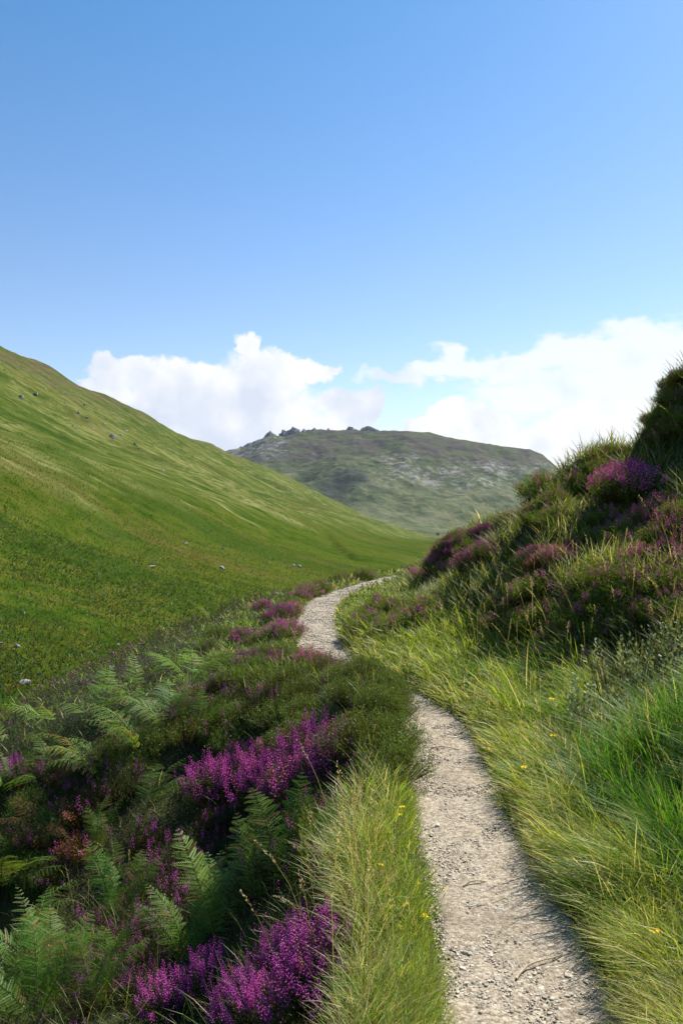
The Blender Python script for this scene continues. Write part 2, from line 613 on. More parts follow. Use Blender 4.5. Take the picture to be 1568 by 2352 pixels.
# water of the burn
MAT_WATER, g, out = new_mat("burn_water")
p = surf(g, out, (.10, .13, .15), .12, None, spec=.5)

# ------------------------------------------------------------------ the setting: ground, path, hillside, mountain
xs = np.arange(-17, 17.01, .085)
ys = np.arange(-6, 44.01, .085)
GX, GY = np.meshgrid(xs, ys)
GZ = H(GX, GY)
dpath = np.abs(GX - path_x(GY)) - path_hw(GY)
GZ = GZ - .03 * sstep(dpath, .02, -.06)
ground = structure("ground", make_mesh("ground", np.stack([GX, GY, GZ], -1).reshape(-1, 3), [grid_faces(*GX.shape)], [MAT_SOIL], smooth=True),
                   "peaty ground of the path shoulder and bank")

ys = np.exp(np.linspace(math.log(6.0 + 1.5), math.log(6.0 + 31), 1300)) - 6.0
ys = np.concatenate([np.arange(-4, 1.49, .04), ys])
ts = np.linspace(-1.12, 1.12, 34)
PYg, PT = np.meshgrid(ys, ts, indexing='ij')
PXg = path_x(PYg) + PT * (path_hw(PYg) + .05 * fbm(PYg * 1.3, PT * 0 + np.sign(PT) * 5, 61, 4))
PZg = H(PXg, PYg) + .006 + .012 * fbm(PXg * 5, PYg * 5, 63, 3) + .006 * fbm(PXg * 28, PYg * 28, 65, 2)
PZg = PZg - .03 * sstep(np.abs(PT), 1.0, 1.12)
path = structure("path", make_mesh("path", np.stack([PXg, PYg, PZg], -1).reshape(-1, 3), [grid_faces(*PXg.shape)], [MAT_PATH], smooth=True),
                 "winding footpath of pale granite grit")

rr = np.exp(np.linspace(math.log(16), math.log(3300), 560))
aa = np.radians(np.linspace(-100, 62, 620))
R_, A_ = np.meshgrid(rr, aa, indexing='ij')
HX, HY = R_ * np.sin(A_), R_ * np.cos(A_)
HZ = H(HX, HY)
inside = (np.abs(HX) < 16.6) & (HY > -5.6) & (HY < 43.6)
HZ = HZ - 1.2 * inside
hillside = structure("hillside", make_mesh("hillside", np.stack([HX, HY, HZ], -1).reshape(-1, 3), [grid_faces(*HX.shape)], [MAT_HILL], smooth=True),
                     "long grassy hillside falling to the valley floor on the left")
# the land behind and to the right of the viewer, out of frame
aa2 = np.radians(np.linspace(62, 260, 120))
rr2 = np.exp(np.linspace(math.log(5), math.log(3300), 120))
R2, A2 = np.meshgrid(rr2, aa2, indexing='ij')
BX, BY = R2 * np.sin(A2), R2 * np.cos(A2)
BZ = H(BX, np.clip(BY, -300, None)) - .05
inside = (np.abs(BX) < 16.6) & (BY > -5.6) & (BY < 43.6)
BZ = BZ - 1.2 * inside
structure("moorland", make_mesh("moorland", np.stack([BX, BY, BZ], -1).reshape(-1, 3), [grid_faces(*BX.shape)], [MAT_HILL], smooth=True),
          "open moorland behind the path")

CR = np.array([(200, 1110), (330, 1085), (420, 1060), (500, 1040), (550, 1031), (600, 1010), (640, 1001), (680, 994), (740, 990), (790, 989), (870, 990),
               (930, 990), (985, 996), (1060, 1009), (1130, 1021), (1180, 1027), (1215, 1033), (1245, 1046), (1275, 1070),
               (1310, 1100), (1350, 1130), (1450, 1175), (1600, 1200), (1900, 1210)], float)
MB, MC = 2350.0, 4000.0


def mtn_h(X, Y):
    px = X / np.maximum(Y, 1) * 1829 + 784
    crest = (1176 - np.interp(px, CR[:, 0], CR[:, 1])) / 1829 * MC
    base = -72.0
    s = (Y - MB) / (MC - MB)
    sc = np.clip(s, 0, 1)
    # gentle apron, steeper middle, rounding crest
    prof = .26 * sc + .74 * sstep(sc, .18, 1.0)
    z = base + (crest + 60 - base) * prof * (MC + 0 * s) / MC
    z = np.where(s > 1, base + (crest + 60 - base) * (1 - .5 * (s - 1)), z) - 60 * sstep(sc, 0, .7)
    mid = sstep(sc, .15, .5) * sstep(sc, 1.0, .8)
    z = z + mid * 62 * fbm(X * .0024, Y * .0024, 71, 5, .55) + sstep(sc, .1, .4) * sstep(s, 1.25, .95) * 15 * fbm(X * .011, Y * .011, 77, 5, .6)
    # two rocky spurs whose left faces lie in shade
    for (cx, cy, wl, wr, h_, ang) in ((-30, 3250, 120, 330, 62, .25), (40, 2900, 100, 260, 46, .25)):
        u = (X - cx) - (Y - cy) * ang
        prof2 = np.where(u < 0, np.exp(-(u / wl) ** 2), np.exp(-(u / wr) ** 2))
        z = z + h_ * prof2 * np.exp(-((Y - cy) / 300) ** 2) * (1 + .3 * fbm(X * .01, Y * .01, 81, 4))
    return z


th = np.linspace(-.42, .62, 520)
yy = np.concatenate([np.linspace(2000, MC, 300), np.linspace(MC + 25, 5600, 50)])
TT, YY = np.meshgrid(th, yy)
MX = TT * YY
MZ = mtn_h(MX, YY)
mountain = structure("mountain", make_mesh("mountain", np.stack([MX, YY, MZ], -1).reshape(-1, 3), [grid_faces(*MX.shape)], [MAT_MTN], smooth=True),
                     "broad rocky mountain closing the far end of the valley")
# the land beyond, as far as the horizon
structure("far_land", make_mesh("far_land", [(-9000, 2600, -95), (9000, 2600, -95), (9000, 9400, -95), (-9000, 9400, -95)], [[(0, 1, 2, 3)]], [MAT_MTN]),
          "far low land beyond the mountain")

# ------------------------------------------------------------------ plant building blocks (all numpy)
def unit(v):
    return v / np.maximum(np.linalg.norm(v, axis=-1, keepdims=True), 1e-9)


def rand_dirs(n, r):
    return unit(r.normal(size=(n, 3)))


class Geo:
    """collects vertices, faces and tints and turns them into one mesh"""
    def __init__(self):
        self.V, self.C, self.F, self.n = [], [], {}, 0

    def add(self, V, faces, C):
        V = np.asarray(V, float).reshape(-1, 3)
        C = np.asarray(C, float)
        C = np.broadcast_to(C, V.shape) if C.ndim == 1 else C.reshape(-1, 3)
        for f in faces:
            f = np.asarray(f)
            self.F.setdefault(f.shape[1], []).append(f + self.n)
        self.V.append(V)
        self.C.append(C)
        self.n += len(V)

    def mesh(self, name, mat, smooth=False):
        F = [np.concatenate(v) for v in self.F.values()]
        return make_mesh(name, np.concatenate(self.V), F, [mat], np.concatenate(self.C), smooth=smooth)

    # -- grass-like blades: base P, start dir d0, end dir d1, length, width, root and tip tint
    def blades(self, P, d0, d1, L, W, c0, c1, side, segs=3):
        n = len(P)
        t = np.linspace(0, 1, segs + 1)
        L = np.broadcast_to(L, (n,))[:, None, None]
        pts = P[:, None, :] + L * (d0[:, None, :] * (t - t * t / 2)[None, :, None] + d1[:, None, :] * (t * t / 2)[None, :, None])
        wt = np.interp(t, [0, .4, .75, 1], [.8, 1, .65, .0])
        off = side[:, None, :] * (np.broadcast_to(W, (n,))[:, None, None] * .5 * wt[None, :, None])
        k = segs
        Lf, Rt = pts[:, :k] - off[:, :k], pts[:, :k] + off[:, :k]
        V = np.concatenate([Lf, Rt, pts[:, k:]], 1)            # n, 2k+1, 3
        tt = np.concatenate([t[:k], t[:k], t[k:]])
        C = c0[:, None, :] + (c1 - c0)[:, None, :] * tt[None, :, None]
        base = (np.arange(n) * (2 * k + 1))[:, None]
        q = np.array([[i, k + i, k + i + 1, i + 1] for i in range(k - 1)])
        quads = (base[:, :, None] + q[None]).reshape(-1, 4) if k > 1 else None
        tri = base + np.array([[k - 1, 2 * k - 1, 2 * k]])
        self.add(V.reshape(-1, 3), ([quads] if quads is not None else []) + [tri], C.reshape(-1, 3))

    # -- small leaves: a triangle (or a folded diamond) from c along a
    def leaves(self, c, a, L, W, col, r, diamond=False):
        n = len(c)
        a = unit(a)
        s = unit(np.cross(a, rand_dirs(n, r)))
        L = np.broadcast_to(L, (n,))[:, None]
        W = np.broadcast_to(W, (n,))[:, None]
        if diamond:
            V = np.stack([c, c + a * L * .5 + s * W * .5, c + a * L, c + a * L * .5 - s * W * .5], 1)
            f = (np.arange(n) * 4)[:, None] + np.array([[0, 1, 2, 3]])
            k = 4
        else:
            V = np.stack([c - s * W * .5, c + s * W * .5, c + a * L], 1)
            f = (np.arange(n) * 3)[:, None] + np.array([[0, 1, 2]])
            k = 3
        self.add(V, [f], np.repeat(np.broadcast_to(col, (n, 3)), k, 0))

    # -- flower bells: stretched octahedra
    def bells(self, c, a, R, L, col):
        n = len(c)
        a = unit(a)
        s = unit(np.cross(a, np.array([.3, .5, .8])))
        u = np.cross(a, s)
        R = np.broadcast_to(R, (n,))[:, None]
        L = np.broadcast_to(L, (n,))[:, None]
        V = np.stack([c, c + a * L, c + a * L * .55 + s * R, c + a * L * .55 + u * R, c + a * L * .55 - s * R, c + a * L * .55 - u * R], 1)
        f = np.array([[0, 3, 2], [0, 4, 3], [0, 5, 4], [0, 2, 5], [1, 2, 3], [1, 3, 4], [1, 4, 5], [1, 5, 2]])
        F = ((np.arange(n) * 6)[:, None, None] + f[None]).reshape(-1, 3)
        self.add(V, [F], np.repeat(np.broadcast_to(col, (n, 3)), 6, 0))


def lerp_col(a, b, t):
    return np.asarray(a)[None, :] * (1 - t[:, None]) + np.asarray(b)[None, :] * t[:, None]


def ground_pts(X, Y):
    return np.stack([X, Y, H(X, Y)], -1)


# ------------------------------------------------------------------ grass of the verges, bank and shoulder (uncountable: one object)
def build_grass():
    r = np.random.default_rng(101)
    N = 760000
    Y = np.exp(r.uniform(math.log(1.15), math.log(30), N))
    X = Y * r.uniform(-.74, .74, N)
    xc, hw = path_x(Y), path_hw(Y)
    dr, dl = X - xc - hw, xc - hw - X
    edge = .05 * fbm(X * 0 + 3, Y * 3.1, 91, 3) + .035 * fbm(X * 0 + 9, Y * 11, 92, 2)
    patch = fbm(X * 1.3, Y * 1.3, 93, 3)
    patch2 = fbm(X * .6 + 9, Y * .6, 94, 3)
    tuft = vnoise(X * 7, Y * 7, 95)
    tone = vnoise(X * 4.1 + 5, Y * 4.1, 96)
    u = r.random(N)
    right = dr > edge * .7
    left = dl > edge * 1.2 - .015
    # zones
    A = right & (dr < np.interp(Y, [4.6, 6.2, 9, 14], [.50, 1.15, 1.25, 1.0]) + .35 * patch)                                   # long arching verge grass
    rushm = right & (X > 1.05 + .18 * patch + .04 * Y) & (Y < 4.5 + .35 * patch2) & (dr > .30 + .25 * tone)
    Bz = right & ~A & ~rushm
    A = A & ~rushm
    Lw = np.interp(Y, [1, 3, 4.2, 4.7, 5.1, 8, 14, 20], [.36, .34, .42, .38, .05, .05, .25, .4])
    V = left & (dl < Lw + .12 * patch)                                      # tall strip left of the path
    S = left & ~V
    far = Y > 7.6
    Smid = S & far & (dl < 3.2)
    Slow = S & ~Smid
    p = np.zeros(N)
    p[A] = .95
    p[rushm] = .9
    bankd = np.interp(dr, [.8, 1.6, 3], [.75, .75, .70])
    p[Bz] = bankd[Bz]
    p[V] = .9
    p[Smid] = np.interp(dl, [.8, 1.7], [.75, .07])[Smid]
    p[Slow] = .05
    # thin at the very margin of the path
    m = np.where(right, dr, dl)
    p *= sstep(m, -.02, .10) * .75 + .25
    p *= .55 + .9 * sstep(tuft, .2, .7)
    keep = (u < p) & (right | left)
    X, Y, dr, dl, patch, patch2, tone, tuft = [q[keep] for q in (X, Y, dr, dl, patch, patch2, tone, tuft)]
    A, rushm, Bz, V, Smid, Slow = [q[keep] for q in (A, rushm, Bz, V, Smid, Slow)]
    n = len(X)
    P = ground_pts(X, Y)
    P[:, 2] -= .01
    L = np.full(n, .2)
    lean = np.zeros((n, 3))
    rnd = r.normal(size=(n, 3))
    rnd[:, 2] = 0
    jit = r.random(n)
    # length
    farS = np.interp(Y, [4, 9, 12, 15], [.86, .72, .5, .34])
    L[A] = (np.interp(dr, [0, .12, .35, .9], [.12, .24, .36, .34]) * (.65 + .6 * jit) * farS)[A]
    L[rushm] = (.26 + .26 * jit * np.interp(dr, [.3, .8], [.5, 1]))[rushm]
    L[Bz] = (.12 + .20 * jit)[Bz]
    L[V] = (np.interp(dl, [0, .12, .4], [.09, .22, .30]) * (.40 + .55 * jit) * np.interp(Y, [6, 9], [1, .7]))[V]
    L[Smid] = (.06 + .12 * jit)[Smid]
    L[Slow] = (.12 + .16 * jit)[Slow]
    # lean: the right-hand verge is combed over towards the path
    k = np.interp(dr, [0, .4, 1.2], [.95, .50, .18])
    lean[A] = np.stack([-k, -.30 * k, 0 * k], -1)[A]
    lean[rushm] = (-.16, -.04, 0)
    lean[Bz] = (-.08, -.02, 0)
    lean[V] = np.stack([np.interp(dl, [0, .2], [.25, .05]), np.full(n, -.05), np.zeros(n)], -1)[V]
    cs_ = np.where(A | V, .20, .26)
    gx, gy = np.floor(X / cs_), np.floor(Y / cs_)
    tx = (X / cs_ - gx - .5 - .5 * (hash2(gx, gy, 121) - .5)) * 2
    ty = (Y / cs_ - gy - .5 - .5 * (hash2(gx, gy, 122) - .5)) * 2
    tl = hash2(gx, gy, 123)
    rad2 = np.clip(tx * tx + ty * ty, 0, 2)
    L = L * (.66 + .70 * tl) * (1.12 - .22 * rad2)
    tone = np.clip(.5 * tone + .6 * hash2(gx, gy, 124) - .05, 0, 1)
    lean = lean + np.stack([tx, ty, 0 * tx], -1) * np.where(A, .34, .30)[:, None]
    sw = np.stack([fbm(X * 2.6, Y * 2.6, 111, 2), fbm(X * 2.6 + 40, Y * 2.6, 113, 2), np.zeros(n)], -1)
    lean = lean + sw * np.where(A, .75, np.where(rushm, .7, .5))[:, None]
    up_ = A & (r.random(n) < .28)
    lean[up_] *= .25
    L[up_] *= .85
    longb = A & (dr < .55) & (r.random(n) < .014)
    L[longb] *= 1.6
    lean[longb] *= 1.35
    d0 = unit(np.array([0, 0, 1.0]) + lean * .55 + rnd * np.where(A | V, .26, .30)[:, None])
    d1 = unit(np.array([0, 0, .55]) + lean * 1.2 + rnd * .75 - np.array([0, 0, 1.0]) * (np.where(A, .55, .15) * r.random(n) ** 1.5)[:, None])
    bent = (A | V) & (r.random(n) < .09)
    d1[bent] = unit(d1[bent] * np.array([1.4, 1.4, 0]) + rnd[bent] * .6 - np.array([0, 0, .9]))
    # tints
    green = lerp_col((.095, .215, .015), (.225, .360, .032), np.clip(tone + .25 * r.normal(size=n), 0, 1))
    deep = lerp_col((.045, .150, .010), (.160, .330, .026), np.clip(r.random(n) * .7 + .3 * tone, 0, 1))
    olive = lerp_col((.090, .135, .022), (.210, .250, .048), np.clip(tone + .3 * r.normal(size=n), 0, 1))
    straw = lerp_col((.42, .36, .15), (.68, .60, .32), r.random(n))
    lime = lerp_col((.215, .320, .020), (.400, .470, .052), r.random(n))
    c = olive.copy()
    c[A] = green[A]
    lm = A & (patch2 + .9 * (tone - .5) > np.interp(Y, [3, 5, 7], [.25, .05, -.15]))
    c[lm] = lime[lm]
    c[rushm] = deep[rushm]
    c[V] = green[V]
    c[Smid] = np.where((patch > -.1)[:, None], green, olive)[Smid]
    lv = V & (r.random(n) < np.interp(dl, [0, .15, .3], [.95, .75, .4]))
    c[lv] = lime[lv]
    ps = np.where(A, .08 + .25 * np.clip(patch, 0, 1) + np.interp(dr, [0, .22, .45], [.30, .18, 0]), 0.05)
    ps = np.where(V, np.interp(dl, [0, .15, .32], [.06, .16, .52]), ps)
    ps = np.where(rushm, .07, ps)
    ps = np.where(Bz, .13, ps)
    ps = np.where(Smid, .10, ps)
    dry = r.random(n) < ps
    c[dry] = straw[dry]
    tan = dry & V & (r.random(n) < .3)
    c[tan] = lerp_col((.18, .11, .045), (.34, .22, .09), r.random(n))[tan]
    c *= r.uniform(.75, 1.2, n)[:, None]
    root = c * .9
    tip = c * 1.0
    tipdry = (~dry) & (r.random(n) < np.where(rushm, .15, .28))
    tip[tipdry] = lerp_col((.20, .19, .06), (.36, .31, .13), r.random(n))[tipdry]
    W = np.maximum(.0024, .00095 * Y) * r.uniform(.7, 1.25, n)
    W = np.where(rushm, W * 1.2, W)
    lb = longb
    W = np.where(lb, W * 1.35, W)
    root[lb] = tip[lb] = straw[lb]
    side = unit(np.cross(d0, rnd + np.array([0, .4, 0])))
    geo = Geo()
    nearm = Y < 7
    for msk, sg in ((nearm, 3), (~nearm, 2)):
        geo.blades(P[msk], d0[msk], d1[msk], L[msk], W[msk], root[msk], tip[msk], side[msk], sg)
    o = link("grass", geo.mesh("grass", MAT_GRASS))
    tag(o, "long yellow green grass growing on both verges of the gravel path", "grass", kind='stuff')


build_grass()


# ------------------------------------------------------------------ low moor cover between the bushes (uncountable: one object)
def sprigs(geo, P, D, L, nl, ls, c0, c1, r, jitter=.012):
    """short woody sprigs clothed in needle leaves"""
    n = len(P)
    t = np.tile(np.linspace(.15, 1, nl), n)
    Pi, Di, Li = np.repeat(P, nl, 0), np.repeat(D, nl, 0), np.repeat(np.broadcast_to(L, (n,)), nl)
    c = Pi + Di * (Li * t)[:, None] + r.normal(size=(n * nl, 3)) * jitter
    a = Di * .9 + rand_dirs(n * nl, r) * .9
    tt = np.clip(np.repeat(r.random(n), nl) * .6 + r.random(n * nl) * .5, 0, 1)
    lsz = np.repeat(np.broadcast_to(ls, (n,)), nl) * r.uniform(.7, 1.3, n * nl)
    geo.leaves(c, a, lsz, lsz * .38, np.repeat(c0, nl, 0) * (1 - tt[:, None]) + np.repeat(c1, nl, 0) * tt[:, None], r)


def build_cover():
    r = np.random.default_rng(202)
    N = 125000
    Y = np.exp(r.uniform(math.log(1.3), math.log(30), N))
    X = Y * r.uniform(-.74, .74, N)
    xc, hw = path_x(Y), path_hw(Y)
    dr, dl = X - xc - hw, xc - hw - X
    left = dl > np.interp(Y, [4, 4.7, 5.1, 8], [.40, .38, .02, .06])
    bank = dr > 1.15
    lowbank = (dr > .05) & (Y > 10)
    nz = fbm(X * 1.1, Y * 1.1, 205, 3)
    p = np.where(left, .8, np.where(bank, .55 + .35 * nz, np.where(lowbank, .4, np.where(dr > .12, .34, 0))))
    herb_ = (dr > .12) & ~bank
    k = (r.random(N) < p)
    X, Y, dl, dr, nz, herb_ = X[k], Y[k], dl[k], dr[k], nz[k], herb_[k]
    n = len(X)
    P = ground_pts(X, Y)
    D = unit(np.array([0, 0, 1.0]) + r.normal(size=(n, 3)) * .38 + np.where(dr > 0, -.15, .1)[:, None] * np.array([1, 0, 0]))
    tone = np.clip(vnoise(X * 2.3, Y * 2.3, 207) + .2 * r.normal(size=n), 0, 1)
    c0 = lerp_col((.030, .046, .012), (.060, .085, .020), tone)
    c1 = lerp_col((.070, .098, .022), (.150, .175, .038), tone)
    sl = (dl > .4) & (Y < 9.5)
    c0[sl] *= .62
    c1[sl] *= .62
    bk = dr > 0  # sprigs right of the path tinted lighter, standing in for fill light on the bank
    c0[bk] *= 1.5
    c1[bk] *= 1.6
    brown = (r.random(n) < .12 + .25 * np.clip(vnoise(X * 1.7 + 7, Y * 1.7, 209) - .55, 0, 1))
    c1[brown] = lerp_col((.09, .055, .03), (.20, .12, .05), r.random(n))[brown]
    c0[herb_] = lerp_col((.05, .11, .015), (.10, .18, .025), r.random(n))[herb_]
    c1[herb_] = lerp_col((.10, .20, .02), (.22, .32, .05), r.random(n))[herb_]
    geo = Geo()
    L = r.uniform(.07, .17, n) * np.where(herb_, 1.35, 1)
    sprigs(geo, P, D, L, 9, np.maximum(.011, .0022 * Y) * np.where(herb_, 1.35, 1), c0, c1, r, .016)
    # a little scattered colour: single flowering sprigs among the cover
    f = (r.random(n) < np.where(nz > .1, .10, .035)) & ~herb_
    Pf = P[f] + D[f] * L[f][:, None]
    m = len(Pf)
    nb = 6
    c = np.repeat(Pf, nb, 0) + np.repeat(D[f], nb, 0) * (np.tile(np.linspace(0, .045, nb), m))[:, None] + r.normal(size=(m * nb, 3)) * .006
    col = lerp_col((.20, .030, .17), (.42, .10, .33), r.random(m * nb))
    sz = np.repeat(np.maximum(.0042, .00075 * Y[f]), nb)
    geo.bells(c, np.array([0, 0, -.4]) + rand_dirs(m * nb, r), sz, sz * 1.7, col)
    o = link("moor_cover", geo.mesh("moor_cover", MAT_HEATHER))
    tag(o, "low mat of heather sprigs and moss between the bushes", "ground cover", kind='stuff')


build_cover()


# ------------------------------------------------------------------ heather bushes
PURPLE = ((.33, .028, .28), (.64, .13, .51))
PINK = ((.38, .045, .28), (.65, .17, .46))
FADED = ((.50, .12, .33), (.75, .32, .52))
RUST = ((.22, .09, .03), (.38, .17, .06))


def heather_meshes(seed, R, Hh, nst, ff, fcol, leafsize=.011, bell=.0048, green=((.030, .050, .012), (.110, .145, .030)), spike=(.05, .10), nb=15, rust=.06):
    r = np.random.default_rng(seed)
    az = r.uniform(0, 2 * math.pi, nst)
    rho = np.sqrt(r.random(nst))
    lump = 1 + .22 * np.sin(az * 2 + seed) * rho + .15 * np.sin(az * 5 + seed * 2) * rho
    tipx, tipy = np.cos(az) * rho * R * lump, np.sin(az) * rho * R * lump
    tipz = Hh * (1 - .60 * rho ** 2.2) * r.uniform(.70, 1.12, nst)
    T = np.stack([tipx, tipy, tipz], -1)
    B = np.stack([tipx * .45, tipy * .45, np.zeros(nst) - .03], -1)
    D = unit(unit(T - B) + np.array([0, 0, .8]) + r.normal(size=(nst, 3)) * .15)
    geo = Geo()
    # bare woody stems
    ln = np.linalg.norm(T - B, axis=1)
    dd = unit(T - B)
    sd = unit(np.cross(dd, r.normal(size=(nst, 3))))
    cs = lerp_col((.045, .030, .018), (.10, .07, .04), r.random(nst))
    geo.blades(B, dd, dd, ln, .004, cs, cs, sd, 2)
    tone = r.random(nst)
    c0 = lerp_col(green[0], np.array(green[0]) * 1.6, tone)
    c1 = lerp_col(np.array(green[1]) * .7, np.array(green[1]) * 1.25, tone)
    rs = r.random(nst) < rust
    c1[rs] = lerp_col(RUST[0], RUST[1], r.random(nst))[rs]
    L = np.minimum(ln * .75, .16)
    sprigs(geo, T - D * (L * .9)[:, None], D, L, 16, leafsize, c0, c1, r, .011)
    fol = geo.mesh("heather_foliage", MAT_HEATHER)
    if ff <= 0:
        return fol, None
    fl = np.nonzero(r.random(nst) < ff)[0]
    m = len(fl)
    SL = r.uniform(*spike, m)
    t = np.tile(np.linspace(0, 1, nb), m)
    ang = np.tile(np.arange(nb) * 2.4, m) + np.repeat(r.uniform(0, 6.28, m), nb)
    Di = np.repeat(D[fl], nb, 0)
    s = unit(np.cross(Di, np.array([1, .2, .1])))
    u = np.cross(Di, s)
    radial = s * np.cos(ang)[:, None] + u * np.sin(ang)[:, None]
    rad = bell * 2.1 * (1.05 - .75 * t)
    c = np.repeat(T[fl], nb, 0) + Di * (np.repeat(SL, nb) * t)[:, None] - Di * .01 + radial * rad[:, None]
    a = radial * .8 + np.array([0, 0, -.75]) + rand_dirs(m * nb, r) * .35
    colr = lerp_col(fcol[0], fcol[1], np.clip(np.repeat(r.random(m), nb) * .6 + r.random(m * nb) * .45, 0, 1))
    old = np.repeat(r.random(m) < rust * 1.2, nb)
    colr[old] = lerp_col(RUST[0], RUST[1], r.random(m * nb))[old]
    g2 = Geo()
    sz = bell * r.uniform(.7, 1.2, m * nb) * (1.1 - .45 * t)
    g2.bells(c, a, sz, sz * 1.9, colr)
    stc = lerp_col((.10, .05, .06), (.20, .08, .10), r.random(m))
    g2.blades(T[fl], D[fl], D[fl], SL * 1.05, .002, stc, stc, s[::nb], 2)
    return fol, g2.mesh("heather_flowers", MAT_FLOWER)


HM = {
    'rich': [heather_meshes(301 + i, .20, .26, 300, .27, PURPLE, nb=22, rust=.05, bell=.0061, spike=(.06, .13)) for i in range(3)],
    'pink': [heather_meshes(311 + i, .20, .24, 310, .21, PINK, nb=18, bell=.0068, spike=(.05, .11)) for i in range(3)],
    'sparse': [heather_meshes(321 + i, .24, .25, 360, .06, PURPLE, rust=.05, green=((.018, .032, .010), (.070, .090, .022))) for i in range(3)],  # foliage tint darkened: deep shade of the steep left face put into the colour
    'faded': [heather_meshes(331 + i, .26, .24, 300, .09, FADED, green=((.065, .105, .016), (.190, .240, .038)), leafsize=.014, bell=.0062, spike=(.04, .08), nb=12, rust=.02) for i in range(3)],  # foliage tint lightened to brighten the shaded bank
    'farpink': [heather_meshes(341 + i, .27, .25, 300, .20, PINK, leafsize=.018, bell=.0085, spike=(.05, .09), nb=11, rust=.08) for i in range(3)],
    'farsparse': [heather_meshes(381 + i, .27, .25, 320, .20, FADED, green=((.065, .105, .016), (.190, .240, .038)), leafsize=.018, bell=.0085, spike=(.05, .09), nb=11, rust=.06) for i in range(3)],
    'bright': [heather_meshes(391 + i, .27, .28, 300, .26, ((.50, .08, .35), (.78, .26, .58)), leafsize=.018, bell=.0088, spike=(.05, .09), nb=11, rust=.04, green=((.065, .105, .016), (.190, .240, .038))) for i in range(2)],
    'green': [heather_meshes(351 + i, .26, .22, 420, 0, PINK, leafsize=.014, green=((.050, .085, .014), (.170, .225, .040)), rust=.02) for i in range(3)],
    'fargreen': [heather_meshes(361 + i, .30, .24, 380, .04, FADED, leafsize=.022, bell=.008, green=((.070, .115, .016), (.205, .265, .040)), rust=.02) for i in range(3)],  # leaf colour raised in place of fill light on the bank
    'rust': [heather_meshes(371 + i, .22, .16, 260, .10, PINK, leafsize=.016, bell=.007, green=((.06, .03, .014), (.20, .095, .035)), rust=.5) for i in range(2)],
}
PROTO = {}


def bush(kind, v, P, s, rz, label, group=None, sz=1.0, tilt=(0, 0)):
    v = v % len(HM[kind])
    key = (kind, v)
    if key not in PROTO:
        root = bpy.data.objects.new("heather_bush", None)
        root.empty_display_size = .1
        COL.objects.link(root)
        fo, fl = HM[kind][v]
        link("foliage", fo, root)
        if fl is not None:
            link("flower_spikes", fl, root)['kind'] = 'stuff'
        PROTO[key] = root
        o = root
    else:
        o = copy_tree(PROTO[key])
        if 'group' in o:
            del o['group']
    o.location = (P[0], P[1], P[2] - .02)
    o.rotation_euler = (tilt[0], tilt[1], rz)
    o.scale = (s, s, s * sz)
    tag(o, label, "heather", group)
    return o


def cluster(r, kinds, pts, size, label, group, sz=1.0, sink=0.0):
    """bushes rooted where the terrain is seen in the given directions"""
    for i, (px, py) in enumerate(pts):
        P = at(px, py)
        if P is None or P[1] > 60:
            continue
        P[2] -= sink
        # keep the bush clear of the path
        s = size * r.uniform(.82, 1.2)
        xc, hw = float(path_x(P[1])), float(path_hw(P[1]))
        need = hw + .13 * s + .02
        if abs(P[0] - xc) < need:
            P[0] = xc + math.copysign(need, P[0] - xc)
            P[2] = float(H(P[0], P[1])) - sink
        slope = -.25 if P[0] > xc else .2
        bush(kinds[i % len(kinds)], i + int(r.integers(0, 3)), P, s, r.uniform(0, 6.28), label, group, sz, (0, slope * r.uniform(.3, 1.0)))


def poly_pts(r, n, poly):
    """n random directions inside a polygon given in picture directions"""
    poly = np.array(poly, float)
    lo, hi = poly.min(0), poly.max(0)
    res = []
    k = 0
    while len(res) < n and k < 5000:
        k += 1
        # best-candidate sampling for even spacing
        best, bd = None, -1
        for _ in range(6):
            q = lo + (hi - lo) * r.random(2)
            ins = False
            j = len(poly) - 1
            for i in range(len(poly)):
                if (poly[i, 1] > q[1]) != (poly[j, 1] > q[1]) and q[0] < (poly[j, 0] - poly[i, 0]) * (q[1] - poly[i, 1]) / (poly[j, 1] - poly[i, 1]) + poly[i, 0]:
                    ins = not ins
                j = i
            if not ins:
                continue
            d = min([abs(q[0] - s[0]) + abs(q[1] - s[1]) for s in res], default=1e9)
            if d > bd:
                best, bd = q, d
        if best is not None:
            res.append(tuple(best))
    return res


r = np.random.default_rng(55)
